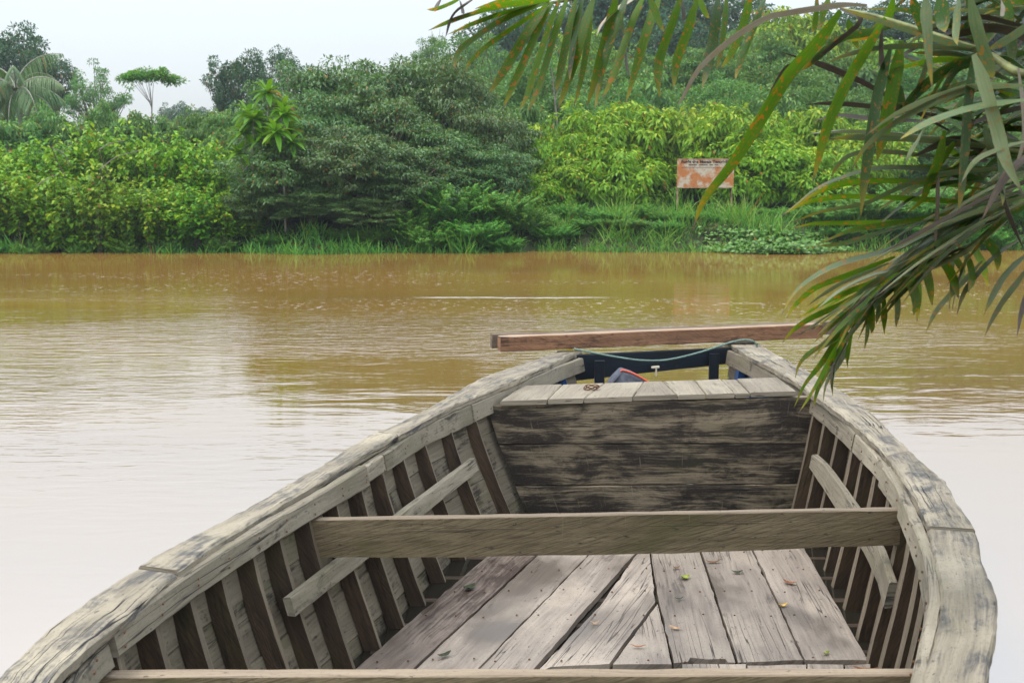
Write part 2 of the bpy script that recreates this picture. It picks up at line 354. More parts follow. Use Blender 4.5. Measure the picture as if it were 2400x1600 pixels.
# far bank and the rising ground behind it, near bank under the camera
def shore(x): return 25.75 + .055 * max(x, 0) + .35 * math.sin(x * .55 + 1) + .2 * math.sin(x * 1.7)
def ground(x, y):
    d = y - shore(x); z = -.35 + 1.0 * min(max(d + .3, 0), 1.6) / 1.6 + max(d - 1.5, 0) * .035
    r = min(max((x - (-2)) / 14, 0), 1); z += r * max(y - 34, 0) * .13
    return z + .12 * mnoise.noise((x * .4, y * .4, 0))
xs = np.concatenate([np.linspace(-110, -22, 12), np.linspace(-20, 22, 85), np.linspace(24, 110, 12)]); ds = np.concatenate([np.linspace(-.6, 4, 24), np.linspace(4.6, 20, 26), np.linspace(22, 130, 28)])
V, F_ = [], []
for d in ds:
    for x in xs:
        y = shore(x) + d; V.append((x, y, ground(x, y)))
nx = len(xs)
for i in range(len(ds) - 1):
    for j in range(nx - 1): F_.append((i * nx + j, i * nx + j + 1, (i + 1) * nx + j + 1, (i + 1) * nx + j))
tag(mesh_obj('far_bank', V, F_, M['soil'], smooth=True), kind='structure')
V, F_ = [], []
for i in range(13):
    for j in range(25):
        x = -9 + j * .75; y = -6 + i * .62; e = 1 - max(0, (y + .3)) / 1.4 - .0 * x
        V.append((x, y, max(-.5, min(.12, -.05 + .17 * min(max(1 - (y - .1) / .9, -2.5), 1))) + .03 * mnoise.noise((x, y, 1))))
for i in range(12):
    for j in range(24): F_.append((i * 25 + j, i * 25 + j + 1, (i + 1) * 25 + j + 1, (i + 1) * 25 + j))
tag(mesh_obj('near_bank', V, F_, M['soil'], smooth=True), kind='structure')

# ------------------------------------------------------------------ the boat
LO = [(0,1558),(102,1476),(179,1415),(260,1362),(352,1316),(408,1277),(510,1219),(612,1170),(714,1107),(826,1043),(888,1015),(969,971),(1071,915),(1126,883),(1220,849),(1305,823)]
LI = [(110,1596),(204,1512),(306,1431),(403,1345),(612,1206),(704,1155),(816,1086),(939,1015),(1050,955),(1131,921),(1216,887),(1305,845),(1365,821)]
LB = [(240,1568),(357,1476),(485,1380),(653,1267),(735,1216),(867,1137),(995,1048),(1097,999),(1168,966),(1305,898),(1411,857)]
RO = [(1768,798),(1864,852),(1982,917),(2040,963),(2097,1016),(2136,1055),(2198,1117),(2226,1159),(2272,1229),(2307,1303),(2328,1383),(2331,1436),(2328,1524),(2317,1597)]
RI = [(1709,806),(1768,840),(1868,894),(1944,951),(2021,1009),(2059,1055),(2091,1082),(2117,1127),(2146,1169),(2177,1236),(2188,1289),(2205,1359),(2205,1436),(2191,1489),(2170,1559),(2156,1597)]
RB = [(1663,837),(1753,882),(1864,948),(1933,1001),(1981,1050),(2040,1113),(2075,1155),(2100,1194),(2128,1267),(2149,1320),(2167,1401),(2174,1453),(2160,1524),(2142,1587)]
ZC, ZIT, ZIB, ZF, ZBW = .615, .598, .53, .02, -.008       # cap top, inwale top and bottom, floor, bilge water
YEND_L, YEND_R = 6.42, 6.85
def zib(y): return ZIB - .034 * min(max((y - 3.4) / 1.4, 0), 1)
def curve(pts, z, near):
    q = [atz(x, y, z if z != ZIB else (ZIB - .034 * min(max((1170 - y) / 170, 0), 1))) for x, y in pts]; q = sorted([(p.y, p.x) for p in q] + near)
    Y = np.array([a for a, _ in q]); X = np.array([b_ for _, b_ in q])
    yy = np.linspace(Y[0], Y[-1], 160); xx = np.interp(yy, Y, X); k = np.array([1, 3, 5, 7, 5, 3, 1.]); k /= k.sum()
    xp = np.concatenate([xx[0] + (xx[0] - xx[1:4][::-1]), xx, xx[-1] + (xx[-1] - xx[-4:-1][::-1])]); xs_ = np.convolve(xp, k, 'valid')
    return lambda y: float(np.interp(y, yy, xs_))
lo = curve(LO, ZC, [(1.5, -.95), (.9, -.62), (.5, -.12)]); li = curve(LI, ZC, [(1.5, -.80), (.9, -.50), (.5, -.06)]); lb = curve(LB, ZIB, [(1.9, -.89), (1.5, -.79), (.9, -.49), (.5, -.05)])
ro = curve(RO, ZC, [(1.5, .68), (.9, .35), (.5, .08)]); ri = curve(RI, ZC, [(1.5, .55), (.9, .25), (.5, .05)]); rb = curve(RB, ZIB, [(1.9, .74), (1.5, .54), (.9, .25), (.5, .05)])
boat = tag(empty('wooden_boat', (.45, 3.6, 0)), 'open weathered grey plank boat with ribbed sides floating on the brown river', 'boat')
BO = lambda o: put(o, boat)
def innerX(side, y, z):      # inner edge of a rib
    top = lb(y) - .012 if side < 0 else rb(y) + .012
    fl = (.14 + .03 * max(y - 3.4, 0)) if side < 0 else .09
    t = min(max((ZIB - z) / ZIB, -.3), 1.15)
    return top + (-side) * fl * t ** 1.15 if t > 0 else top
def hullX(side, y, z): return innerX(side, y, z) + side * .062

# hull: strakes along each side with lapped seams, each its own plank
for side, ye in ((-1, 6.3), (1, 6.7)):
    zs = [.578, .395, .215, .05, -.16]
    for q in range(4):
        rings = []; z1, z0 = zs[q] - .002, zs[q + 1] + .003
        for k in range(60):
            y = .62 + (ye - .62) * k / 59; wob = .006 * mnoise.noise((y * 1.7, q * 3.1, side))
            a0, a1 = hullX(side, y, z0 + wob), hullX(side, y, z1 + wob); t = side * .024; p_ = side * (.003 * (q % 2))
            rings.append([(a0 + p_, y, z0 + wob), (a1 + p_, y, z1 + wob), (a1 + p_ + t, y, z1 + wob), (a0 + p_ + t, y, z0 + wob)])
        BO(loft('hull_plank', rings, M['hull'], jit=.0008))
# bottom of the hull, under the water
rings = []
for k in range(40):
    y = .62 + (6.3 - .62) * k / 39; a, b_ = hullX(-1, y, -.15), hullX(1, y, -.15)
    rings.append([(a, y, -.16), (b_, y, -.16), (b_, y, -.19), (a, y, -.19)])
BO(loft('hull_bottom', rings, M['hull']))
V, F_ = [], []
for k in range(40):
    y = .64 + (5.15 - .64) * k / 39; V += [(hullX(-1, y, ZBW) + .001, y, ZBW), (hullX(1, y, ZBW) - .001, y, ZBW)]
    if k: F_.append((2 * k - 2, 2 * k - 1, 2 * k + 1, 2 * k))
BO(mesh_obj('bilge_water', V, F_, M['bilge']))

# cap rails in hewn lengths with open joints
def cap(name, fo, fi, y0, y1, dz, th, side, wob, k0=0., k1=0.):
    n = max(6, int((y1 - y0) / .035)); rings = []
    for k in range(n + 1):
        y = y0 + (y1 - y0) * k / n; nz = lambda s_, f=2.2: mnoise.noise((y * f, s_, side * 5.3))
        zt = ZC + dz + wob * nz(1) + .003 * nz(2, 9); xo = fo(y) + wob * 1.6 * nz(3, 3) + .004 * nz(4, 14); xi = fi(y) + wob * .8 * nz(5, 3) + .002 * nz(6, 16)
        yo = y + k0 * max(0, 1 - (y - y0) / .25) + k1 * max(0, 1 - (y1 - y) / .25)
        rings.append(ring4((xi, y, zt), (xo, yo, zt - .004), (xo, yo, zt - th * 1.2), (xi, y, zt - th), .007))
    return BO(loft(name, rings if side < 0 else rings, M['rail'], jit=.0012))
yj1 = atz(403, 1339, ZC).y; yj2 = atz(935, 1018, ZC).y
for y0, y1, dz, k0, k1 in ((.5, yj1 - .004, -.004, 0, .05), (yj1 + .004, yj2 - .003, .002, .05, .07), (yj2 + .003, YEND_L, .0, .07, 0)): cap('rail_cap', lo, li, y0, y1, dz, .034, -1, .007, k0, k1)
yr1 = atz(2225, 1236, ZC).y; yr2 = atz(2090, 1070, ZC).y
for y0, y1, dz, k0, k1 in ((.5, yr1 - .002, -.006, 0, -.02), (yr1 + .002, yr2 - .003, .004, -.02, .09), (yr2 + .003, YEND_R, .002, .09, 0)): cap('rail_cap', ro, ri, y0, y1, dz, .036, 1, .011, k0, k1)
# inwales: the inner boards below the caps
def inwale(side, f, y0, y1, zt, zb0, th, ins=0., name='inwale'):
    n = max(5, int((y1 - y0) / .05)); rings = []
    for k in range(n + 1):
        y = y0 + (y1 - y0) * k / n; x = f(y) - side * ins; wz = .003 * mnoise.noise((y * 3, 2, side)); tl = -side * .012     # leans in at the top
        x += .002 * mnoise.noise((y * 5, 4, side))
        zb = zb0 - ZIB + zib(y); rings.append(ring4((x - tl * .0, y, zb + wz), (x - tl, y, zt + wz), (x - tl + side * th, y, zt + wz), (x + side * th, y, zb + wz), .005))
    return BO(loft(name, rings, M['inwale'], jit=.0009))
ya = atz(222, 1540, ZIB).y; yb = atz(866, 1115, ZIB + .03).y
inwale(-1, lb, .9, ya - .012, ZIT - .028, ZIB - .02, .03)
inwale(-1, lb, ya, yb, ZIT, ZIB, .034, .004)
inwale(-1, lb, yb + .004, 4.02, ZIT - .016, ZIB + .002, .03, -.016)
inwale(-1, lb, 4.026, 4.96, ZIT - .016, ZIB - .004, .03, -.012)
inwale(-1, lb, 4.966, 6.40, ZIT - .016, ZIB, .03, -.008)
yc = atz(2085, 1105, ZIB + .05).y
inwale(1, rb, .9, yc, ZIT, ZIB, .034, .008)
inwale(1, rb, yc + .004, 4.35, ZIT - .012, ZIB, .03, -.012)
inwale(1, rb, 4.356, 6.78, ZIT - .012, ZIB, .03, -.008)
# dark strip between inwale and cap, putting a shadow line in the gap
for side, f, ye in ((-1, lb, 6.3), (1, rb, 6.7)):
    rings = []
    for k in range(60):
        y = .7 + (ye - .7) * k / 59; x = f(y) + side * .04
        rings.append(ring4((x, y, ZIB - .03), (x, y, ZC - .07), (x + side * .03, y, ZC - .07), (x + side * .03, y, ZIB - .03), .003))
    BO(loft('rail_gap_shade', rings, M['rib']))
# ribs
ribL = [1.7, 1.95, 2.2, 2.36, 2.53, 2.70, 2.86, 3.03, 3.19, 3.37, 3.56, 3.75, 3.96, 4.2, 4.46, 4.72, 4.97]
ribR = [1.7, 1.95, 2.2, 2.38, 2.56, 2.76, 2.94, 3.17, 3.40, 3.64, 3.91, 4.13, 4.33, 4.62, 4.89, 5.08]
def rib(side, y, mats, y_th=.032, ztop=ZIB + .003, zbot=-.14, dpt=.06):
    rings = []; ln = R.normal(0, .008); ztop = zib(y) + .003
    for k in range(9):
        z = ztop + (zbot - ztop) * k / 8; x = innerX(side, y, z) + .0015 * mnoise.noise((z * 7, y * 9, side)); xo = x + side * dpt; yy = y + ln * k / 8
        rings.append([(x, yy, z), (xo, yy, z), (xo, yy + y_th, z), (x, yy + y_th, z)])
    return BO(loft('rib', rings, mats, jit=.0008, facemat=[0, 0, 0, 1]))
for y in ribL: rib(-1, y, [M['rib'], M['ribedge']])
for y in ribR: rib(1, y, [M['rib'], M['ribedge']])
# blue painted ribs at the far end
for y in (5.6, 5.85, 6.08): rib(-1, y, [M['blue'], M['blue']], .07, dpt=.05)
for y in (5.65, 5.9, 6.12, 6.36): rib(1, y, [M['blue'], M['blue']], .09, dpt=.05)
# floor timbers crossing under the boards
for y in (3.55, 3.78, 4.02, 4.26, 4.5):
    BO(plank('floor_timber', (innerX(-1, y, 0) - .03, y, -.03), (innerX(1, y, 0) + .03, y, -.03), (0, .035, 0), (0, 0, .024), M['rib'], seg=4))

# floor boards
def fl(px, py): p = atz(px, py, ZF); return (p.x, p.y)
def ext(a, b_, Y):           # carry the line a-b on to depth Y
    a, b_ = Vector(fl(*a)), Vector(fl(*b_)); d = (b_ - a) / (b_.y - a.y); return tuple(a + d * (Y - a.y))
YB, YN = 4.9, 3.0
lines = [((818,1580),(1128,1314)), ((952,1582),(1243,1314)), ((1106,1582),(1366,1313)), ((1240,1582),(1481,1307)), ((1576,1556),(1527,1304)), ((1726,1552),(1643,1297)), ((1884,1547),(1764,1291)), ((2036,1547),(1887,1286))]
def gap(p, dx): return (p[0] + dx, p[1])
FBs = []
for i in (0, 1, 2):
    g = .012 if i == 0 else .006
    FBs.append(([gap(ext(*lines[i], YN), g if i else 0), gap(ext(*lines[i + 1], YN), -.004), gap(ext(*lines[i + 1], YB), -.004), gap(ext(*lines[i], YB), g if i else 0)], lines[i]))
FBs.append(([gap(fl(1243,1578), .014), fl(1290,1560), fl(1428,1554), gap(fl(1478,1489), -.004), gap(fl(1538,1409), -.004), gap(fl(1525,1304), -.003), gap(ext((1538,1409),(1525,1304), YB), -.003), gap(ext(*lines[3], YB), .008), gap(fl(1481,1307), .008), gap(fl(1395,1420), .018)], lines[3]))
FBs.append(([fl(1436,1556), fl(1574,1556), fl(1557,1480), fl(1541,1414), fl(1486,1489)], ((1576,1556), (1541,1409))))
FBs.append(([gap(fl(1576,1554), .006), fl(1612,1551), fl(1618,1541), fl(1660,1545), fl(1700,1543), fl(1706,1552), gap(fl(1726,1552), -.004), gap(ext(*lines[5], YB), -.004), gap(ext(*lines[4], YB), .006), gap(fl(1541,1409), .006)], lines[5]))
for i in (5, 6): FBs.append(([gap(fl(*lines[i][0]), .006), gap(fl(*lines[i + 1][0]), -.003), gap(ext(*lines[i + 1], YB), -.003), gap(ext(*lines[i], YB), .006)], lines[i]))
for xa, xb in ((1599, 1748), (1752, 1889), (1893, 1976), (1981, 2040)): FBs.append(([fl(xa, 1620), fl(xb, 1620), fl(xb, 1556 + R.uniform(-2, 2)), fl(xa, 1556 + R.uniform(-2, 2))], ((1,1582), (2,1300)) if False else lines[5]))
for i, (poly, ln) in enumerate(FBs):
    g = Vector(fl(*ln[1])) - Vector(fl(*ln[0]))
    BO(prism('floor_board', poly, ZF + R.uniform(-.002, .002), .024, M['floorwet'] if i == 0 else M['floor'], g))

# nail heads: rows across the floor boards and along the inwales
nb_ = bmesh.new()
def nail(p, nrm, r=.0042):
    m = Matrix.Translation(p) @ Vector(nrm).to_track_quat('Z', 'Y').to_matrix().to_4x4()
    bmesh.ops.create_cone(nb_, cap_ends=True, segments=7, radius1=r, radius2=r * .7, depth=.003, matrix=m)
for y in (3.42, 3.80, 4.04, 4.28, 4.52):
    for i in range(7):
        xa, xb = ext(*lines[i], y)[0], ext(*lines[i + 1], y)[0]
        for f in (.2, .78): nail((xa + (xb - xa) * (f + R.normal(0, .04)), y + R.normal(0, .012), ZF + .003), (0, 0, 1))
for side, rl, f in ((-1, ribL, lb), (1, ribR, rb)):
    for y in rl:
        for dz in (.022, .05): nail((f(y + .015) - side * (.006 if y < 3.9 else -.006), y + .015 + R.normal(0, .006), zib(y) + dz + R.normal(0, .004)), (-side, 0, .15))
nm_ = bpy.data.meshes.new('nail_heads'); nb_.to_mesh(nm_); nb_.free(); nm_.materials.append(M['rust']); no = bpy.data.objects.new('nail_heads', nm_); C.objects.link(no); BO(no); no['kind'] = 'stuff'

# thwarts
TW = [M['thwart'], M['thwarttop']]
def thwart(y, xl, xr, ztl, ztr, zbl, zbr, th, sag):
    rings = []
    for k in range(25):
        t = k / 24; x = xl + (xr - xl) * t; zt = ztl + (ztr - ztl) * t + .002 * mnoise.noise((t * 6, y, 0)); zb = zbl + (zbr - zbl) * t - sag * math.sin(math.pi * t) + .003 * mnoise.noise((t * 6, y, 5))
        rings.append([(x, y, zb + .003), (x, y, zt - .003), (x, y + .003, zt), (x, y + th, zt), (x, y + th, zb)])
    return BO(loft('thwart', rings, TW, jit=.0006, facemat=[0, 1, 1, 0, 0]))
thwart(3.40, -.69, 1.285, .520, .556, .387, .434, .03, .012)
thwart(2.31, -.955, .955, .500, .505, .38, .39, .035, .005)

# risers: short boards lying along the ribs
def riser(side, ya_, yb_, zc, h0, h1):
    rings = []
    for k in range(17):
        t = k / 16; y = ya_ + (yb_ - ya_) * t; xa_, xb_ = innerX(side, ya_, zc), innerX(side, yb_, zc); h = (h0 + (h1 - h0) * t) * (1 if side < 0 else (1 - .35 * max(0, (t - .85) / .15))); x = (xa_ + (xb_ - xa_) * t if side < 0 else innerX(side, y, zc)) - side * .003; th = -side * .026
        wz = .006 * mnoise.noise((y * 2.5, side, 3)); sl = (innerX(side, y, zc + h / 2) - innerX(side, y, zc - h / 2)) / 2
        rings.append(ring4((x - sl, y, zc - h / 2 + wz), (x + sl, y, zc + h / 2), (x + sl + th, y, zc + h / 2), (x - sl + th, y, zc - h / 2 + wz), .004))
    BO(loft('riser', rings, M['inwale'], jit=.0008))
riser(-1, 3.12, 4.8, .335, .062, .062); riser(1, 3.24, 4.9, .325, .085, .10)

# bulkhead planks and the small deck on top of it
YK = 5.16
def bz(px, py): return aty(px, py, YK)
seams = [((1168, 950), (1895, 928)), ((1168, 1041), (1895, 1039)), ((1168, 1139), (1895, 1134)), ((1168, 1222), (1895, 1222))]
for i in range(3):
    a, b_, c, d = bz(*seams[i][0]).z, bz(*seams[i][1]).z, bz(*seams[i + 1][1]).z, bz(*seams[i + 1][0]).z
    yy = YK + (0, .004, .0)[i]; zm = (a + d) / 2
    rings = []; ends = [(innerX(-1, YK, z_) - .03, innerX(1, YK, z_) + .03) for z_ in (a, d)]
    for k in range(30):
        t = k / 29; x, xb2 = [q_[0] + (q_[1] - q_[0]) * t for q_ in ends]; zt = a + (b_ - a) * t - .002 + .002 * mnoise.noise((t * 8, i, 1)); zb = d + (c - d) * t + .002 + .002 * mnoise.noise((t * 8, i + 1, 1))
        rings.append(ring4((xb2, yy, zb), (x, yy, zt), (x, yy + .028, zt), (xb2, yy + .028, zb), .003))
    BO(loft('bulkhead_plank', rings, M['bulk'], jit=.0007))
zdl, zdr = bz(1173, 949).z, bz(1862, 926).z
def dz_(x): return zdl + (zdr - zdl) * (x - bz(1173, 949).x) / (bz(1862, 926).x - bz(1173, 949).x)
fr = [1171, 1283, 1368, 1483, 1588, 1655, 1722, 1758, 1868]; bk = [1222, 1318, 1416, 1508, 1553, 1628, 1690, 1726, 1822]
YD0, YD1 = YK - .012, 5.52
for i in range(8):
    xa, xb = (fr[i] - 1200) / FPX * YD0 / 1.0 * 1.03, 0
    pa, pb = aty(fr[i] + 1.2, 935, YD0), aty(fr[i + 1] - 1.2, 930, YD0); qa, qb = aty(bk[i] + .7, 905, YD1), aty(bk[i + 1] - .7, 900, YD1)
    f0 = R.uniform(-.008, .004); up = R.uniform(-.002, .003); rings = []
    for k in range(9):
        t = k / 8; l_, r_ = pa.lerp(qa, t), pb.lerp(qb, t); y = YD0 + f0 + (YD1 - YD0 - f0) * t; 
        rings.append(ring4((l_.x, y, dz_(l_.x) + .022 + up), (r_.x, y, dz_(r_.x) + .022 + up), (r_.x, y, dz_(r_.x)), (l_.x, y, dz_(l_.x)), .004))
    BO(loft('deck_plank', rings, M['deck'], jit=.0008))
# far end: dark blue cross board above an opening, low sill below
b0, b1 = aty(1391, 893, 6.6), aty(1661, 871, 6.6); xl, xr = hullX(-1, 6.2, .4) , hullX(1, 6.6, .4)
rings = []
for k in range(12):
    t = k / 11; x = xl + (xr - xl) * t; y = 6.32 + .3 * t; zb = b0.z + .05 + (b1.z - b0.z) * t
    rings.append(ring4((x, y, zb), (x, y, .60), (x, y + .035, .60), (x, y + .035, zb), .003))
BO(loft('end_board', rings, M['darkbluewood'], jit=.0006))
rings = []
for k in range(12):
    t = k / 11; x = xl + (xr - xl) * t; y = 6.32 + .3 * t
    rings.append(ring4((x, y, -.16), (x, y, .12), (x, y + .035, .12), (x, y + .035, -.16), .003))
BO(loft('sill_board', rings, M['darkbluewood'], jit=.0006))
for px, Y, a in ((1405, 6.3, -1), (1672, 6.56, 1)):
    p = aty(px, 860, Y); BO(plank('end_post', (p.x, Y - .03, -.1), (p.x, Y - .03, .575), (.06, 0, 0), (0, .03, 0), M['darkbluewood'], seg=6))
# small cream T-shaped peg fixed on the end board
pt = aty(1538, 862, 6.42); pg = empty('peg', (0, 0, 0)); 
def bxo(name, c, s_, mat, parent=None):
    x, y, z = c; a, b_, h = s_[0] / 2, s_[1] / 2, s_[2] / 2
    return loft(name, [ring4((x - a, y - b_, zz), (x + a, y - b_, zz), (x + a, y + b_, zz), (x - a, y + b_, zz), min(a, b_) * .25) for zz in (z - h, z - h / 3, z + h / 3, z + h)], mat, parent)
bpy.data.objects.remove(pg)
V_ = [(-.027, 0, .006), (.020, 0, .010), (.020, 0, 0), (.005, 0, -.002), (.006, 0, -.05), (-.004, 0, -.05), (-.003, 0, -.003), (-.027, 0, -.004)]
vv = [Vector(v) + pt for v in V_]; vb = [v + Vector((0, .025, 0)) for v in vv]; n = len(vv)
BO(mesh_obj('cream_peg', vv + vb, [tuple(range(n))] + [tuple(range(2 * n - 1, n - 1, -1))] + [(i, i + n, (i + 1) % n + n, (i + 1) % n) for i in range(n)], M['cream'], uvs=None))

# ------------------------------------------------------------------ loose things on the boat
# two beams lying across the far end
def beam(name, a, b_, hgt, dep, mats, fm):
    rings = []; a, b_ = Vector(a), Vector(b_); d = (b_ - a).normalized(); q = Vector((-d.y, d.x, 0)).normalized()
    for k in range(25):
        t = k / 24; c = a.lerp(b_, t); e = .003 * mnoise.noise((t * 7, 1, a.x)); e2 = .004 * mnoise.noise((t * 5, 4, a.x))
        rings.append(ring4(c, c + Vector((0, 0, hgt + e)), c + q * (dep + e2) + Vector((0, 0, hgt + e)), c + q * dep, .004))
    return loft(name, rings, mats, None, .0012, facemat=fm)
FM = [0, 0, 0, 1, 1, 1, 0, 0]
a = aty(1173, 821, 6.28); b_ = aty(1928, 787, 6.78); 
zb_ = ZC + .012
a.z, b_.z = zb_, zb_ + .012
tag(beam('timber_beam', a, b_, .088, .085, [M['beam'], M['beamtop']], FM), 'reddish freshly sawn timber beam laid across the far end of the boat', 'beam')
a2 = aty(1154, 806, 6.40); b2 = aty(1964, 757, 6.93); a2.z, b2.z = zb_ + .004, zb_ + .016
tag(beam('timber_beam', a2, b2, .082, .06, [M['greybeam'], M['greybeam']], FM), 'greyish longer timber beam lying behind the reddish beam', 'beam')
# rope
rp = [(1345,817,6.22),(1370,822,6.2),(1398,828,6.2),(1449,837,6.2),(1500,844,6.22),(1555,844,6.27),(1608,834,6.33),(1661,819,6.4),(1704,804.5,6.47),(1736,797,6.5),(1757,797,6.52),(1770,803,6.53),(1776,818,6.55)]
RP = [aty(x, y, Y) for x, y, Y in rp]
tag(loft('rope', tube_rings(catmull(RP, 5), .0058, 8), M['rope'], smooth=True), 'thin green rope sagging between the two rails at the far end', 'rope')
# backpack in the far compartment
bx_ = aty(1421, 907, 5.72); 
prof = [(1413, 930), (1426, 898), (1436, 886), (1453, 869), (1460, 867), (1482, 874), (1505, 886), (1522, 897), (1537, 909), (1546, 930)]
top = [aty(x, y, 5.72) for x, y in prof]; zb = -.1
bag = tag(empty('backpack', (top[5].x, 5.75, -.16)), 'charcoal backpack with red trim standing behind the small deck', 'backpack')
rings = []
for k, dy in enumerate((0, .02, .06, .12, .17, .2)):
    sc_ = (.90, .985, 1, .97, .9, .72)[k]; r = []
    cx = sum(p.x for p in top) / len(top)
    for j, p in enumerate(top):
        fold = .006 * math.sin(j * 2.1 + k) 
        r.append(Vector((cx + (p.x - cx) * sc_, 5.70 + dy + fold, .2 + (p.z - .2) * (1 - (1 - sc_) * .25))))
    for x in (top[-1].x, cx, top[0].x): r.append(Vector((cx + (x - cx) * sc_, 5.70 + dy, -.155)))
    rings.append(r)
put(loft('body', rings, M['fabric'], smooth=True), bag)
put(loft('piping', tube_rings([p + Vector((.001, -.012, .001)) for p in catmull(top[3:9], 4)], .0055, 6), M['redtrim'], smooth=True), bag)
tp = [aty(x, y, 5.694) for x, y in ((1506, 908), (1517, 897), (1537, 910), (1550, 935), (1500, 935))]; tb = [p + Vector((0, .012, 0)) for p in tp]
n = len(tp); put(mesh_obj('red_panel', tp + tb, [tuple(range(n))[::-1], tuple(range(n, 2 * n))] + [(i, (i + 1) % n, (i + 1) % n + n, i + n) for i in range(n)], M['redtrim']), bag)
# rusty wire coil and a strip of paper on the deck
def deckpt(px, py, h=0.):
    z = .6
    for _ in range(4): p = atz(px, py, z); z = dz_(p.x) + .0225 + h
    return atz(px, py, z)
wc = deckpt(1386, 914)
pts = [wc + Vector((.032 * math.cos(t * 1.13) * (1 + .25 * math.sin(t * 3.1)), .022 * math.sin(t * 1.13), .006 + .010 * (1 + math.sin(t * 1.9)))) for t in np.linspace(0, 18, 90)]
tag(loft('wire_coil', tube_rings(pts, .0028, 6), M['rust'], smooth=True), 'small tangle of rusty wire lying on the deck planks', 'wire')
ps = [deckpt(x, y, .0015) for x, y in ((1399, 920), (1431, 922), (1439, 919), (1402, 918))]; pb = [p - Vector((0, 0, .001)) for p in ps]
tag(mesh_obj('paper_strip', ps + pb, [(0, 1, 2, 3), (7, 6, 5, 4)] + [(i, i + 4, (i + 1) % 4 + 4, (i + 1) % 4) for i in range(4)], M['paper']), 'narrow white paper strip beside the rusty wire', 'paper')
# fallen leaves on the floor boards
def fallen(px, py, L, W, ang, col, label):
    if col not in M: M[col] = simple(col, {'leaf_brown': (.16, .075, .03), 'leaf_tan': (.42, .26, .14), 'leaf_green': (.22, .26, .03), 'leaf_orange': (.28, .11, .045), 'leaf_dark': (.035, .045, .02), 'leaf_amber': (.5, .3, .06)}[col], .6, .3, .3, 80)
    L *= 1.1; W *= 1.25; p = atz(px, py, ZF + .004); ca, sa = math.cos(ang), math.sin(ang); V, F_ = [], []
    for k in range(7):
        t = k / 6; wd = W * math.sin(math.pi * min(.97, t * .9 + .08)) ** .8 / 2; cu = .012 * (t - .5) ** 2 * 4 * R.uniform(.6, 1.3)
        for s_ in (-1, 0, 1):
            lx, ly, lz = (t - .5) * L, s_ * wd, cu + abs(s_) * wd * .35 + .001
            V.append((p.x + lx * ca - ly * sa, p.y + lx * sa + ly * ca, p.z + lz))
        if k:
            for s_ in (0, 1): i = (k - 1) * 3 + s_; F_.append((i, i + 1, i + 4, i + 3))
    o = mesh_obj('fallen_leaf', V, F_, M[col], smooth=True)
    sm = o.modifiers.new('thick', 'SOLIDIFY'); sm.thickness = .0008
    return tag(o, label, 'leaf', 'leaves fallen on the floor boards')
for a_ in ((1672, 1318, .06, .012, .1, 'leaf_brown', 'long thin brown leaf lying near the middle thwart'), (1585, 1332, .028, .012, .2, 'leaf_brown', 'small brown leaf above the yellow-green leaf on the floor'), (1605, 1355, .04, .026, .5, 'leaf_green', 'bright yellow-green leaf on the floor boards'),
           (1728, 1342, .04, .016, .0, 'leaf_dark', 'dark wet curled leaf in a damp spot on the floor'), (1851, 1367, .05, .018, -.4, 'leaf_orange', 'orange-brown leaf on the widest right-hand floor board'), (1835, 1420, .036, .014, .3, 'leaf_amber', 'amber yellow leaf below the orange-brown leaf'),
           (1583, 1473, .04, .014, -.3, 'leaf_tan', 'tan leaf alone in the middle of a floor board'), (1496, 1516, .05, .008, .0, 'leaf_orange', 'thin rusty leaf on the wedge-shaped floor board'), (1936, 1532, .03, .012, .6, 'leaf_green', 'small green leaf near the broken board end'),
           (2028, 1572, .07, .02, -.1, 'leaf_orange', 'curled red-brown leaf at the short end boards'), (1101, 1378, .055, .03, .8, 'leaf_dark', 'crumpled dark green leaf on the leftmost floor board'), (1394, 1462, .03, .013, .2, 'leaf_tan', 'pale tan leaf on the cross-grained patched board'),
           (1042, 1536, .05, .018, .7, 'leaf_dark', 'dark sliver of leaf on the second floor board'), (1592, 1404, .03, .009, .1, 'leaf_dark', 'tiny dark leaf below the yellow-green leaf')): fallen(*a_)

# ------------------------------------------------------------------ sign on the far bank
def signmat():
    b = NB('rusted_sign_face'); P = b.n('TexCoord').outputs['Object']
    n1 = b.noise(P, 3.2, 5, .6, .3); n2 = b.noise(P, 14, 4, .6)
    col = b.mix(b.ramp(n1, .42, .58), (.62, .52, .41), (.55, .20, .065)); col = b.mix(b.ramp(n2, .5, .68, 0, .6), col, (.42, .12, .04)); col = b.mix(b.ramp(n1, .72, .78, 0, .7), col, (.17, .30, .17))
    return b.out(b.bsdf(col, .7, .3))
M['sign'] = signmat(); M['ink'] = simple('faded_ink', (.06, .055, .055), .7, .2, .3, 20); M['signpost'] = simple('rusty_post', (.40, .27, .17), .8, .2, .4, 6)
SY = 29.0; s0, s1 = aty(1588, 372, SY), aty(1719, 441, SY); sw, sh = s1.x - s0.x, s0.z - s1.z; sgz = ground(s0.x, SY)
sign = tag(empty('sign_board', ((s0.x + s1.x) / 2, SY, sgz)), 'rusted orange and cream information board on two thin posts in the grass', 'sign')
def sbox(name, x0, x1, y0, y1, z0, z1, mat): return put(loft(name, [ring4((x0, y0, z), (x1, y0, z), (x1, y1, z), (x0, y1, z), .004) for z in (z0, (z0 + z1) / 2, z1)], mat), sign)
sbox('panel', s0.x, s1.x, SY, SY + .03, s1.z, s0.z, M['sign'])
for x in (s0.x + .005, s1.x - .055): sbox('post', x, x + .045, SY + .032, SY + .075, sgz - .3, s0.z - .02, M['signpost'])
for zz in (s0.z - .02, s1.z + .0): sbox('frame_rail', s0.x - .003, s1.x + .003, SY - .006, SY - .001, zz, zz + .022, M['signpost'])
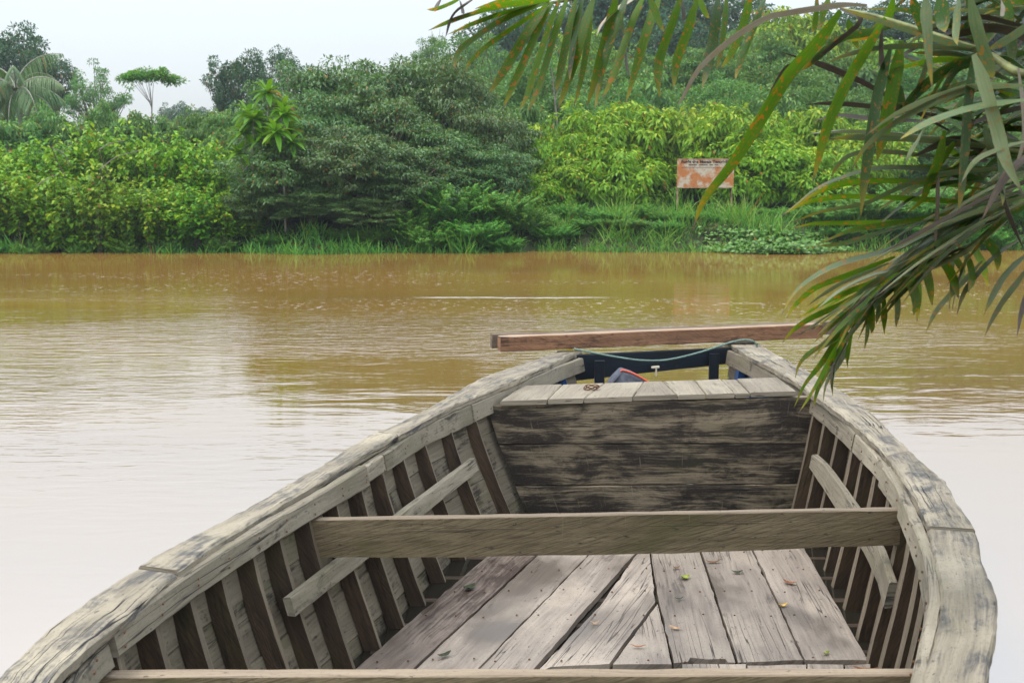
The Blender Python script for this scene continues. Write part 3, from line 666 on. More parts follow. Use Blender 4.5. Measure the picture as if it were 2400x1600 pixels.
def text(body, x, z, size, width, name):
    cu = bpy.data.curves.new('t', 'FONT'); cu.body = body; cu.size = size; cu.extrude = .002; cu.offset = .004; o = bpy.data.objects.new('t', cu); C.objects.link(o)
    bpy.context.view_layer.update(); me = bpy.data.meshes.new_from_object(o.evaluated_get(bpy.context.evaluated_depsgraph_get())); bpy.data.objects.remove(o)
    w_ = max(v.co.x for v in me.vertices); k = width / w_
    for v in me.vertices: v.co = Vector((x + v.co.x * k, SY - .008 - v.co.z, z + v.co.y))
    me.materials.clear(); me.materials.append(M['ink']); t = bpy.data.objects.new(name, me); C.objects.link(t); put(t, sign); return t
text('Forêt des Marais Tanoé-Ehy', s0.x + .10, s0.z - .115, .105, sw - .16, 'lettering')
for k, (a, b_) in enumerate(((.30, .52), (.58, .80), (.86, .95), (1.0, 1.1))): sbox('faded_line', s0.x + a, s0.x + b_, SY - .004, SY - .0015, s0.z - .175, s0.z - .155, M['ink'])
sbox('faded_line', s0.x + .12, s1.x - .06, SY - .004, SY - .0015, s0.z - .235, s0.z - .228, M['ink'])

# ------------------------------------------------------------------ foliage
def unit(a): return a / np.maximum(np.linalg.norm(a, axis=-1, keepdims=True), 1e-9)
def leaves(name, P, D, N, L, W, tone, droop, mat, seg=1):
    """folded leaf blades; seg=1 kite of two triangles, else a strip"""
    n = len(P); D = unit(D); S = unit(np.cross(D, N)); Nn = unit(np.cross(S, D)); L = np.broadcast_to(L, n)[:, None]; W = np.broadcast_to(W, n)[:, None]; droop = np.broadcast_to(droop, n)[:, None]; dz = np.array([[0, 0, -1.]])
    if seg == 1:
        fold = W * .16; mid = P + D * L * .42 + dz * droop * L * .12
        co = np.stack([P, mid - S * W / 2 + Nn * fold, P + D * L * .96 + dz * droop * L * .45, mid + S * W / 2 + Nn * fold], 1).reshape(-1, 3)
        i = np.arange(n)[:, None] * 4; tri = np.concatenate([i + [0, 3, 2], i + [0, 2, 1]], 1).reshape(-1, 3); per = 4
    else:
        rows = []
        for k in range(seg + 1):
            t = k / seg; wd = W * (math.sin(math.pi * min(t * .88 + .1, .985)) ** .7) / 2; c = P + D * L * t + dz * droop * L * t * t
            rows += [c - S * wd + Nn * wd * .3, c, c + S * wd + Nn * wd * .3]
        per = 3 * (seg + 1); co = np.stack(rows, 1).reshape(-1, 3); i = np.arange(n)[:, None] * per; q = []
        for k in range(seg):
            for s_ in (0, 1):
                a = 3 * k + s_; q += [a, a + 1, a + 4, a, a + 4, a + 3]
        tri = (i + np.array(q)[None, :]).reshape(-1, 3)
    me = bpy.data.meshes.new(name); me.vertices.add(len(co)); me.vertices.foreach_set('co', co.astype('f').ravel())
    me.loops.add(len(tri) * 3); me.loops.foreach_set('vertex_index', tri.astype('i').ravel())
    me.polygons.add(len(tri)); me.polygons.foreach_set('loop_start', np.arange(0, len(tri) * 3, 3, dtype='i')); me.polygons.foreach_set('loop_total', np.full(len(tri), 3, 'i'))
    at = me.attributes.new('tone', 'FLOAT', 'POINT'); at.data.foreach_set('value', np.repeat(np.clip(tone, 0, 1), per).astype('f'))
    at = me.attributes.new('age', 'FLOAT', 'POINT'); at.data.foreach_set('value', np.repeat(R.random(n), per).astype('f'))
    if seg > 1: me.polygons.foreach_set('use_smooth', np.ones(len(tri), bool))
    me.materials.append(mat); me.update(); me.validate(); return me
def tubes_mesh(name, paths, mat):
    V, F_ = [], []
    for pts, r0, r1 in paths:
        rr = np.linspace(r0, r1, len(pts)); b0 = len(V); rings = tube_rings(pts, list(rr), 6)
        for r in rings: V += r
        for k in range(len(rings) - 1):
            for j in range(6): F_.append((b0 + k * 6 + j, b0 + k * 6 + (j + 1) % 6, b0 + (k + 1) * 6 + (j + 1) % 6, b0 + (k + 1) * 6 + j))
    me = bpy.data.meshes.new(name); me.from_pydata([tuple(v) for v in V], [], F_); me.materials.append(mat); me.polygons.foreach_set('use_smooth', [True] * len(F_)); me.update(); return me
def sph(n): return unit(R.normal(size=(n, 3)))
def clump_leaves(cen, nor, r, k, L, W, droop, flat=1., up=.6, tip=.35, shell=.55):
    """leaf arrays for clumps at cen (m,3) facing nor"""
    m = len(cen); d = sph(m * k).reshape(m, k, 3); d = unit(d + nor[:, None, :] * .55); rr = np.asarray(r).reshape(-1, 1, 1) * (shell + (1 - shell) * R.random((m, k, 1)))
    off = d * rr; off[..., 2] *= flat; P = (cen[:, None, :] + off).reshape(-1, 3); d = d.reshape(-1, 3)
    D = unit(d * .8 + R.normal(0, .45, d.shape) + np.array([0, 0, -droop])); N = unit(np.array([0, 0, up]) + d * .55 + R.normal(0, .3, d.shape)); n = len(P)
    cl = np.repeat(R.random(m), k); tone = np.clip(.06 + .4 * cl + .35 * R.random(n), 0, .58); young = (d[:, 2] > .35) & (R.random(n) < tip); tone = np.where(young, .65 + .35 * R.random(n), tone)
    return P, D, N, L * R.uniform(.65, 1.25, n), W * R.uniform(.7, 1.25, n), tone
def ellip(n, rx, ry, rz, cz, lump=.25, inner=.35, front=True):
    """clump centres filling an uneven crown"""
    d = sph(n * 2); d = d[d[:, 2] > -.55][:n]; n = len(d); sd_ = R.uniform(0, 99)
    lm = np.array([1 + lump * 2 * mnoise.noise((q[0] * 1.6 + sd_, q[1] * 1.6, q[2] * 1.6)) for q in d])[:, None]
    rad = np.where(R.random((n, 1)) < .72, R.uniform(.8, 1., (n, 1)), R.uniform(inner, .8, (n, 1)))
    return d * lm * rad * np.array([[rx, ry, rz]]) + np.array([[0, 0, cz]]), unit(d * np.array([[1, 1, 1.2]]))
def limbs(cen, base_h, r0, k, sway=.3, nmain=5):
    """trunk plus limbs reaching some clump centres"""
    top = np.array([R.normal(0, sway * .4), R.normal(0, sway * .4), base_h]); paths = [(catmull([(0, 0, -.5), (top[0] * .4 + R.normal(0, .05), top[1] * .4, base_h * .5), tuple(top)], 5), r0, r0 * .7)]
    for c in cen[R.choice(len(cen), min(k, len(cen)), replace=False)]:
        m = top * .45 + c * .55 + R.normal(0, .12, 3); m[2] -= .1 * abs(c[2] - base_h); q = top * .8 + np.array([0, 0, base_h * .2 * 0]) ; paths.append((catmull([tuple(top * R.uniform(.75, 1.)), tuple(m), tuple(c)], 4), r0 * .42, r0 * .07))
    return paths
PROTO = {}
def proto(key, crown_args, mat, trunk_paths, w_, h_, tmat=None, seg=1):
    P, D, N, L, W, tone, dr = crown_args
    PROTO.setdefault(key, []).append((leaves(key + '_crown', P, D, N, L, W, tone, dr, mat, seg), tubes_mesh(key + '_trunk', trunk_paths, tmat or M['bark']), w_, h_))
def cat(*A): return [np.concatenate(x) for x in zip(*A)]

for v in range(3):      # upright shoots with hanging heart-shaped leaves, yellow at the tips (3.2 m)
    A = []; paths = []
    for s_ in range(150):
        a = R.uniform(0, 6.283); r = 1.5 * math.sqrt(R.random()); b0 = np.array([r * math.cos(a) * .8, r * math.sin(a) * .8, 0]); h = (3.3 - .75 * r * r * .7) * R.uniform(.45, 1.02); lean = R.normal(0, .2, 2) + np.array([math.cos(a), math.sin(a)]) * .18 * r
        k = int(R.integers(34, 60)); t = np.sort(R.random(k)) * .98; t = np.where(t < .12, t + .2, t); z = h * t
        c = b0 + np.stack([lean[0] * t * t * h * .5, lean[1] * t * t * h * .5, z], 1); az = R.uniform(0, 6.283, k); L = .165 * R.uniform(.7, 1.35, k); D = np.stack([np.cos(az), np.sin(az), R.uniform(-.9, .25, k)], 1)
        N = np.stack([np.cos(az) * .5, np.sin(az) * .5, np.full(k, .8)], 1) + R.normal(0, .2, (k, 3)); ty = R.random() < .75; tone = np.where((z > h - .55) & ty, .5 + .45 * R.random(k), .1 + .45 * R.random(k))
        A.append((c + D * .05 * R.random((k, 1)), D, N, L, L * .78, tone))
        if s_ % 5 == 0: paths.append(([tuple(b0 - [0, 0, .4]), tuple(b0 + [lean[0] * .12 * h, lean[1] * .12 * h, h * .5]), tuple(c[-1])], .022, .006))
    P, D, N, L, W, t = cat(*A); proto('shoot', (P, D, N, L, W, t, .5), M['lf_yellow'], paths, 3.3, 3.3)
for v in range(3):      # dark tree of flat sprays of small leaves (4 m wide, 4.4 high)
    cen, nor = ellip(210, 2.0, 1.8, 2.1, 2.3, .3, .45); x = clump_leaves(cen, nor, R.uniform(.3, .66, len(cen)), 95, .16, .06, .35, .34, 1., .3, .35)
    proto('spray', (*x, .35), M['lf_dark'], limbs(cen, 1.3, .13, 46), 4.1, 4.5)
for v in range(3):      # lime bush with big hanging leaves
    cen, nor = ellip(150, 1.6, 1.5, 1.55, 1.55, .32, .5); x = clump_leaves(cen, nor, R.uniform(.25, .5, len(cen)), 52, .23, .085, .75, .8, .5, .55)
    proto('lime', (*x, .6), M['lf_lime'], limbs(cen, .9, .07, 20), 3.3, 3.2)
for v in range(3):      # round-headed tree of cauliflower clumps
    cen, nor = ellip(150, 2.1, 2.0, 2.0, 2.6, .35, .6); x = clump_leaves(cen, nor, R.uniform(.35, .7, len(cen)), 120, .16, .09, .1, .75, .6, .35, .8)
    proto('round', (*x, .2), M['lf_round'], limbs(cen, 1.6, .14, 20), 4.4, 4.8)
for v in range(3):      # low fresh bush of fine arching leaflets
    A = []
    for s_ in range(190):
        a = R.uniform(0, 6.283); r = .75 * math.sqrt(R.random()); h = R.uniform(.5, 1.25) * (1.15 - .5 * r); k = 60; t = np.linspace(.1, 1, k); bx0 = np.array([r * math.cos(a), r * math.sin(a)]); az = a + R.normal(0, .7); o_ = R.uniform(.15, .75)
        c = np.stack([bx0[0] + math.cos(az) * o_ * t ** 1.6, bx0[1] + math.sin(az) * o_ * t ** 1.6, h * (1.35 * t - .42 * t * t)], 1); sd2 = np.where(np.arange(k) % 2, 1., -1.)
        D = np.stack([-math.sin(az) * sd2 + .4 * math.cos(az), math.cos(az) * sd2 + .4 * math.sin(az), R.uniform(-.5, .3, k)], 1) + R.normal(0, .25, (k, 3)); N = np.tile([0, 0, 1.], (k, 1)) + R.normal(0, .3, (k, 3)); L = .085 * R.uniform(.7, 1.3, k)
        A.append((c, D, N, L, L * .42, np.clip(.15 + .4 * R.random(k) + .45 * (t > .75) * R.random(k), 0, 1)))
    P, D, N, L, W, t = cat(*A); proto('fern', (P, D, N, L, W, t, .4), M['lf_fern'], [([(0, 0, -.3), (.05, 0, .3), (.1, .05, .6)], .02, .008)], 2.4, 1.3)
for v in range(2):      # open airy tree with limbs showing
    cen, nor = ellip(75, 2.0, 1.7, 1.5, 3.4, .35, .5); x = clump_leaves(cen, nor, R.uniform(.3, .5, len(cen)), 75, .17, .07, .3, .5, .8, .25)
    proto('airy', (*x, .3), M['lf_round'], limbs(cen, 2.2, .12, 60), 4.2, 5.0)
for v in range(2):      # big far tree, leaves tinted bluish for haze
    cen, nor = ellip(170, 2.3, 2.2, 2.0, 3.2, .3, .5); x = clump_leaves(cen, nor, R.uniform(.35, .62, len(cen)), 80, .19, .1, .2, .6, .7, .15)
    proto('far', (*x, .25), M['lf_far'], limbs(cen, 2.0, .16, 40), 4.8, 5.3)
# flat umbrella-crowned tree
cen = np.stack([R.uniform(-1, 1, 90), R.uniform(-1, 1, 90), np.zeros(90)], 1); rr = np.linalg.norm(cen[:, :2], axis=1); cen = cen[rr < 1]; cen *= [[1.45, 1.2, 1]]; cen[:, 2] = 2.38 - .3 * (cen[:, 0] / 1.45) ** 2 - .15 * (cen[:, 1] / 1.2) ** 2 + R.normal(0, .09, len(cen)); nor = np.tile([0, 0, 1.], (len(cen), 1))
x = clump_leaves(cen, nor, R.uniform(.16, .36, len(cen)), 60, .17, .075, .2, .6, .8, .35); paths = [([(0, 0, -3), (.02, 0, .3), (.0, 0, .9)], .035, .028)]
for c in cen[R.choice(len(cen), 8, replace=False)]: paths.append((catmull([(0, 0, R.uniform(.3, .9)), tuple(c * [.4, .4, .62]), tuple(c)], 4), .018, .008))
proto('umbrella', (*x, .3), M['lf_fern'], paths, 3.1, 2.6, M['greybark'])
# trees with rosettes of large leaves on thin stems
for v in range(2):
    A = []; paths = [([(0, 0, -1.), (.03, 0, 1), (0, 0, 1.9)], .035, .025)]
    for hx, hy, hz in ((0, 0, 2.5), (.45, .1, 2.1), (-.4, -.1, 2.2), (.1, .3, 1.9), (-.15, -.3, 1.75)):
        hx += R.normal(0, .1); k = 17; az = np.arange(k) * 2.4; el = np.linspace(.95, -.35, k); D = np.stack([np.cos(az) * np.cos(el), np.sin(az) * np.cos(el), np.sin(el)], 1); N = np.tile([0, 0, 1.], (k, 1)) + D * -.3
        A.append((np.tile([hx, hy, hz], (k, 1)), D, N, .55 * R.uniform(.8, 1.15, k), np.full(k, .17), .3 + .6 * R.random(k))); paths.append(([(0, 0, 1.6), (hx * .7, hy * .7, hz - .4), (hx, hy, hz)], .022, .018))
    P, D, N, L, W, t = cat(*A); proto('rosette', (P, D, N, L, W, t, .35), M['lf_bright'], paths, 1.7, 3.0, M['palebark'], 4)

CNT = {}
def near(px, spots):         # name the landmark a plant stands by
    return min(spots, key=lambda q: abs(q[0] - px))[1]
LEFT = [(-50, 'beyond the coconut palm'), (50, 'below the coconut palm'), (135, 'just past the coconut palm'), (222, 'below the small open-crowned tree'), (290, 'by the longest bare branch'), (352, 'below the umbrella tree'), (430, 'below the distant skyline trees'), (500, 'next to the dark clump'), (580, 'under the rosette trees')]
MID = [(600, 'beside the rosette trees'), (690, 'beneath the open dark-leaved crown'), (800, 'in the heart of the clump'), (930, 'above the feathery mound'), (1040, 'backed by the thin-crowned trees'), (1150, 'touching the lime bushes')]
RIGHT = [(1250, 'touching the dark clump'), (1330, 'around the dead stem'), (1450, 'between dead stem and sign'), (1560, 'just beside the sign'), (1650, 'straight behind the sign'), (1760, 'just past the sign'), (1850, 'above the floating plants'), (1960, 'past the floating plants'), (2080, 'well past the floating plants'), (2200, 'far downstream of the sign'), (2340, 'farthest downstream of the sign')]
def tree(kind, name, label, catg, group, px, pytop, Y, wpx, mat=None, thin=1., zmin=None):
    """place a plant so that its crown spans wpx picture pixels and its top stands at pytop"""
    pr = PROTO[kind]; i = CNT.get(kind, 0); CNT[kind] = i + 1; cm, tm, w0, h0 = pr[i % len(pr)]
    top_ = aty(px, pytop, Y); x = top_.x; g = ground(x, Y) if zmin is None else zmin; hgt = max(top_.z - g, .3); wid = wpx / FPX * Y
    if cm.materials[0] != mat and mat is not None:
        key = (cm.name, mat.name)
        if key not in CNT: c2 = cm.copy(); c2.materials.clear(); c2.materials.append(mat); CNT[key] = c2
        cm = CNT[key]
    e = empty(name, (x, Y, g)); tag(e, label, catg, group); rz = R.uniform(0, 6.283); sx_ = wid / w0; sz_ = hgt / h0
    # tall thin spots: lift a rounder crown on a longer trunk rather than stretch it
    lift = 0.
    if kind in ('round', 'far', 'airy', 'spray', 'lime') and sz_ > sx_ * 1.35: lift = hgt - h0 * sx_ * 1.35; sz_ = sx_ * 1.35
    for nm, me in (('trunk' if catg == 'tree' else 'stems', tm), ('crown' if catg == 'tree' else 'foliage', cm)):
        o = bpy.data.objects.new(nm, me); C.objects.link(o); o.parent = e; o.scale = (sx_, sx_, sz_); o.rotation_euler = (0, 0, rz); o.location = (0, 0, lift)
        if lift and nm == 'trunk': o.location = (0, 0, 0); o.scale = (sx_, sx_, sz_ * (1 + lift / max(hgt - lift, .5) * 1.2)) 
    return e
G1 = 'yellow-tipped shrubs along the far left shore'
for px, py, Y, w_ in [(-70,372,26.6,240),(45,352,26.5,230),(150,372,26.4,200),(250,372,26.5,220),(360,400,26.4,210),(455,418,26.4,200),(545,445,26.5,170),(-20,292,28.6,240),(95,296,28.4,230),(205,272,28.6,240),(310,258,28.8,230),(405,276,28.6,210),(500,312,28.4,190),(585,350,28.4,160)]:
    tree('shoot', 'leafy_shrub', ('front' if Y < 27 else 'rear') + '-row yellow-tipped leafy shrub ' + near(px, LEFT), 'shrub', G1, px, py, Y, w_)
G2 = 'olive green rounded shrubs behind the yellow-tipped shrubs'
for px, py, Y, w_ in [(20,262,34,170),(100,262,35,150),(-60,268,33,170),(175,268,35,140),(245,250,36,120),(330,262,37,130),(410,272,37,120),(470,266,36,120),(530,255,35,120),(560,285,32,130)]:
    tree('lime', 'rounded_shrub', 'rounded olive shrub behind the yellow-tipped shrubs, ' + near(px, LEFT), 'shrub', G2, px, py, Y, w_, M['lf_round'])
for px, py, Y, w_, lb_ in [(640,350,34,150,'beside the rosette stems'),(740,340,35,160,'filling the gap under the tallest dark crown'),(850,335,35,160,'in the middle of the clump'),(960,340,35,160,'above the feathery mound'),(1070,345,34,160,'near the lime bushes')]:  # filler shrubs added to stop bright sky showing through under the trees
    tree('lime', 'filler_shrub', 'filler shrub added behind the dark clump ' + lb_, 'shrub', 'filler shrubs behind the dark clump', px, py, Y, w_, M['lf_round'])
G3 = 'dark green trees massed on the shore'
for px, py, Y, w_ in [(665,330,27.0,250),(800,285,27.2,270),(930,330,27.4,260),(600,430,26.6,150),(735,440,26.4,200),(860,455,26.5,180),(700,165,31,250),(820,118,31.5,270),(945,118,32,270),(1060,150,31.5,250),(1140,235,30,210),(640,245,30,170),(1030,300,29,260),(1160,330,28.6,180),(900,215,29.5,260),(760,230,29.5,240)]:
    tree('spray', 'dark_tree', 'dark grey-green tree ' + ('low over the water ' if Y < 28 else 'in the middle tier ' if Y < 30.5 else 'crowning the clump ') + near(px, MID), 'tree', G3, px, py, Y, w_)
G4 = 'lime green big-leaved bushes behind the sign'
for px, py, Y, w_ in [(1275,305,31.5,200),(1375,262,32,230),(1490,238,32.5,240),(1600,238,33,230),(1700,262,32,230),(1800,262,32.5,240),(1905,255,33,220),(1990,300,32,220),(1325,365,30.4,200),(1450,330,30.8,230),(1770,330,30.8,250),(1890,345,30.6,230),(1250,395,29.6,170)]:
    tree('lime', 'lime_bush', ('lower' if Y < 31.2 else 'upper') + ' lime green bush with drooping leaves ' + near(px, RIGHT), 'bush', G4, px, py, Y, w_)
G5 = 'fresh green feathery bushes at the waterline'
for px, py, Y, w_ in [(955,470,26.7,170),(1065,412,27.2,260),(1175,430,27.4,220),(1000,510,26.2,170),(1110,500,26.3,190),(870,528,26.2,110),(800,545,26.1,90),(1235,478,27.2,150),(1180,545,26.2,120),(1060,550,26.1,110),(1925,470,27.5,180),(2030,440,27.8,220),(2140,420,28,220),(2260,410,28,230),(2380,400,28,230),(1980,530,26.9,130),(2080,525,27,150),(2190,520,27.1,150),(2310,515,27.2,160),(1340,470,28.2,120),(1420,485,27.6,110),(1500,470,28.4,110),(1380,520,27.2,100),(1470,525,27.0,110),(1560,500,28,100),(1620,520,27.6,110),(1690,505,28,110),(1560,545,27,90),(1760,480,28.6,120),(1840,490,28.4,120),(640,545,26.1,90),(520,548,26,100),(420,552,26,90),(300,550,25.9,110),(190,552,25.9,100),(80,550,25.8,110),(-10,552,25.8,100),(1300,520,27,130)]:
    wpx_ = w_; tree('fern', 'feathery_bush', ('small' if wpx_ < 140 else 'broad') + ' fresh green feathery bush at the waterline ' + near(px, LEFT[:7] + [(520, 'next to the dark clump'), (640, 'below the dark clump'), (800, 'at the foot of the dark clump'), (870, 'tucked under the dark clump'), (960, 'edging the big feathery mound'), (1060, 'in the big feathery mound'), (1180, 'closing the big feathery mound')] + RIGHT), 'bush', G5, px, py, Y, w_)
G6 = 'layered slope trees behind the lime bushes'
for i, (px, py, Y, w_) in enumerate([(1245,150,40,230),(1345,190,38,200),(1430,120,43,230),(1530,190,38,210),(1600,105,44,240),(1690,180,39,220),(1775,85,45,250),(1860,165,40,220),(1950,110,44,240),(2040,190,40,230),(2140,150,43,250),(2250,200,40,240),(2360,150,42,260),(1215,235,35,180),(1390,235,35.5,180),(1480,222,36,170),(1640,225,36,190),(1740,228,36,180),(1830,222,36,190),(1930,228,36,190),(2060,275,35,210),(2190,285,35,220),(2320,285,35,220)]):
    k = ('round', 'spray', 'round', 'lime', 'spray')[i % 5]; look = {'round': 'puffy round-headed', 'spray': 'spreading flat-sprayed', 'lime': 'droopy-leaved'}[k]
    tree(k, 'slope_tree', ('nearer ' if Y < 37 else 'tall ') + look + ' green tree above the lime bushes ' + near(px, RIGHT), 'tree', G6, px, py, Y, w_, None if k == 'round' else M['lf_round'])
for px, py, Y, w_ in [(1840,15,56,230),(1960,60,55,210),(1360,95,56,170),(2100,90,55,230)]:
    tree('lime', 'bright_tree', 'bright green tall tree above the round-headed trees ' + near(px, RIGHT), 'tree', 'bright trees on the upper slope', px, py, Y, w_)
G7 = 'bluish forest trees high on the far slope'
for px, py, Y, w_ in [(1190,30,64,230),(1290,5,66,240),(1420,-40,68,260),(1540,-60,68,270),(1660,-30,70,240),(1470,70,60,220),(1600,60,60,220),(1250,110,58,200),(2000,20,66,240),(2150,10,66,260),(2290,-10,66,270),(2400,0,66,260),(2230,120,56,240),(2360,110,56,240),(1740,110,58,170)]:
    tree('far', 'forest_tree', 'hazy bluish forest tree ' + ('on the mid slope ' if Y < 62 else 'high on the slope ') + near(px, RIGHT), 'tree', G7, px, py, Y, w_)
for px, py, Y, w_ in [(1090,82,52,210),(1180,130,48,180),(1010,85,60,110)]:
    tree('airy', 'airy_tree', 'thin-crowned yellowish-green tree above the dark shore trees, ' + {1090: 'the broadest', 1180: 'next to the bluish trees', 1010: 'the smallest'}[px], 'tree', 'thin-crowned trees above the dark shore trees', px, py, Y, w_)
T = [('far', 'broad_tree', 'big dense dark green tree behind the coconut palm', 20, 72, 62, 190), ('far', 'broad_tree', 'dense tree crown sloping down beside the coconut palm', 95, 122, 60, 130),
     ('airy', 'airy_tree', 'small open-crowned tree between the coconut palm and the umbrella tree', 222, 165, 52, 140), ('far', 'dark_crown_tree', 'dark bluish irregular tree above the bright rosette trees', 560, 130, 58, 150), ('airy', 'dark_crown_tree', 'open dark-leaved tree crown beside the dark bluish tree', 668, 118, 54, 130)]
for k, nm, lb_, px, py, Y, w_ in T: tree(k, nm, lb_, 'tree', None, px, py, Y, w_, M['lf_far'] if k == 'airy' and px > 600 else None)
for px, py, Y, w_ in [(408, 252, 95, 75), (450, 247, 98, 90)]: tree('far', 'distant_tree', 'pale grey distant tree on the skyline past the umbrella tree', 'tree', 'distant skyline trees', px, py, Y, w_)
um = aty(352, 166, 46); tree('umbrella', 'umbrella_tree', 'flat-topped umbrella-shaped tree with bare forked stems against the sky', 'tree', None, 352, 166, 46, 148, zmin=um.z - 2.05)
for i, (px, py, Y, w_) in enumerate([(618, 158, 27.0, 135), (585, 228, 26.7, 140), (660, 215, 26.5, 140)]): tree('rosette', 'rosette_tree', ('bright green rosette-leaved tree topping the group beside the dark trees', 'bright rosette-leaved tree with a thin pale stem at the edge of the yellow-tipped shrubs', 'bright rosette-leaved tree leaning against the dark tree clump')[i], 'tree', 'rosette-leaved trees', px, py, Y, w_)

# coconut palm
cp = aty(35, 214, 44); coco = tag(empty('coconut_palm', (aty(35, 214, 44).x, 44, ground(aty(35, 214, 44).x, 44))), 'coconut palm with drooping grey-green fronds at the far left', 'palm tree')
cz = cp.z; bx0 = coco.location
put_l = lambda o: setattr(o, 'parent', coco)
tr = bpy.data.objects.new('trunk', tubes_mesh('coconut_trunk', [(catmull([(0, 0, -.3), (.2, 0, (cz - bx0.z) * .5), (.05, 0, cz - bx0.z)], 6), .16, .12)], M['palebark'])); C.objects.link(tr); put_l(tr)
for k in range(20):
    az = k * 2.4 + .3; el = 1.45 - 1.9 * (k / 19) ** .8; Lf = 2.5 * R.uniform(.85, 1.1); t = np.linspace(0, 1, 15)
    h = np.cumsum(np.cos(el - 1.5 * t)) / 15 * Lf; zz = np.cumsum(np.sin(el - 1.5 * t)) / 15 * Lf; pts = np.stack([.05 + h * math.cos(az), h * math.sin(az), cz - bx0.z + zz], 1)
    tt = np.repeat(np.linspace(.08, 1, 62), 2); c = np.stack([np.interp(tt, t, pts[:, i]) for i in range(3)], 1); sd2 = np.tile([1., -1.], 62); ax = np.array([math.cos(az), math.sin(az), 0]); sdv = np.array([-math.sin(az), math.cos(az), 0])
    D = sdv * sd2[:, None] * .8 + ax * .45 + np.array([0, 0, -.55]) + R.normal(0, .08, (124, 3)); N = np.tile([0, 0, 1.], (124, 1)) + R.normal(0, .1, (124, 3))
    fr_ = bpy.data.objects.new('frond', leaves('coconut_frond', c, D, N, (.60 * np.sin(np.clip(tt, .05, .97) * 2.6 + .35)).clip(.15) * R.uniform(.75, 1.1, 124), .03, .2 + .5 * R.random(124), .9, M['lf_coco'], 3)); C.objects.link(fr_); put_l(fr_)
    st_ = bpy.data.objects.new('stem', tubes_mesh('coconut_stem', [([tuple(q) for q in pts], .03, .008)], M['palebark'])); C.objects.link(st_); st_.parent = fr_

# bare grey branches arching over the left shrubs, pale dead tree on the right
for i, (q, lb_) in enumerate([([(233,398),(268,371),(300,360),(337,352)], 'longest bare grey branch arching over the yellow-tipped shrubs'), ([(84,437),(115,417),(153,405)], 'short bare branch low among the yellow-tipped shrubs'), ([(230,352),(258,337),(292,330)], 'thin bare branch near the tops of the yellow-tipped shrubs'), ([(120,345),(150,362),(166,392)], 'dark bare twig drooping among the yellow-tipped shrubs')]):
    pts = catmull([aty(x, y, 26.0 + .15 * k) for k, (x, y) in enumerate(q)], 5); p0 = pts[0]
    pts = catmull([Vector((p0.x - .3, p0.y + 2.0, ground(p0.x, p0.y + 2.))), p0.lerp(Vector((p0.x, p0.y, 0)), .45) + Vector((-.1, 1.3, 0)), p0 + Vector((-.03, .1, -.05))], 4)[:-1] + pts
    tag(loft('bare_branch', tube_rings(pts, list(np.linspace(.02, .009, len(pts))), 6), M['greybark'], smooth=True), lb_, 'branch')
dtp = [[(1306,300),(1300,230),(1296,190),(1292,160)], [(1297,192),(1306,178),(1312,170)], [(1300,240),(1308,215),(1315,205)]]
dt = bpy.data.objects.new('dead_tree', tubes_mesh('dead_tree', [(catmull([aty(1308, 430, 33.)] + [aty(x, y, 33.) for x, y in dtp[0]], 5), .035, .012)] + [(catmull([aty(x, y, 33.) for x, y in q], 4), .012, .005) for q in dtp[1:]], M['greybark'])); C.objects.link(dt); tag(dt, 'pale leafless tree stem among the slope trees', 'tree')

# grass, reeds and floating plants along the right-hand shore
def grass(name, n, px0, px1, d0, d1, h0, h1, wd, label, mat):
    px = R.uniform(px0, px1, n); d = R.uniform(d0, d1, n); P = []; 
    for a, q in zip(px, d):
        x = (a - 1200) / FPX * 27.5; y = shore(x) + q; P.append((x, y, max(ground(x, y), -.03) - .05))
    P = np.array(P); D = np.stack([R.normal(0, .42, n), R.normal(0, .42, n), np.ones(n)], 1); N = np.stack([R.normal(0, 1, n), R.normal(0, 1, n), np.full(n, .2)], 1)
    cl = np.array([mnoise.noise((p[0] * 1.3, p[1] * 1.3, 4)) for p in P]); L = (h0 + (h1 - h0) * R.random(n) ** 1.5) * (1 + 1.5 * cl).clip(.2)
    o = bpy.data.objects.new(name, leaves(name, P, D, N, L, wd, R.random(n) ** 1.2 + .5 * cl, .45 * R.random(n), mat, 3)); C.objects.link(o); return tag(o, label, 'grass', kind='stuff')
grass('bank_grass', 17000, 1230, 2420, -.2, 3.6, .10, .42, .022, 'mixed fresh green grass covering the far bank below the sign', M['lf_grass'])
grass('tall_reeds', 1500, 1290, 1800, .6, 3.2, .35, .85, .019, 'tall reed blades standing in front of the sign', M['lf_grass'])
grass('left_bank_grass', 7000, -80, 1240, -.25, 1.2, .15, .5, .025, 'short weeds along the left part of the far waterline', M['lf_fern'])
n = 2600; px = R.normal(1795, 62, n); P = []
for a in px:
    x = (a - 1200) / FPX * 27; d = R.uniform(-.55, .9) + .3 * mnoise.noise((x * 2, 1, 2)); y = shore(x) + d; P.append((x, y, max(-.02, ground(x, y)) + .02 + .2 * R.random() ** 2 * (1 + mnoise.noise((x * 3, y * 3, 0)))))
P = np.array(P); az = R.uniform(0, 6.283, n); D = np.stack([np.cos(az), np.sin(az), R.uniform(-.1, .5, n)], 1)
hy = bpy.data.objects.new('floating_plants', leaves('floating_plants', P, D, np.tile([0, -.5, 1.], (n, 1)) + R.normal(0, .3, (n, 3)), .10, .09, R.random(n), .3, M['lf_hya'], 3)); C.objects.link(hy); tag(hy, 'mat of round pale green floating leaves at the far waterline', 'water plants', kind='stuff')

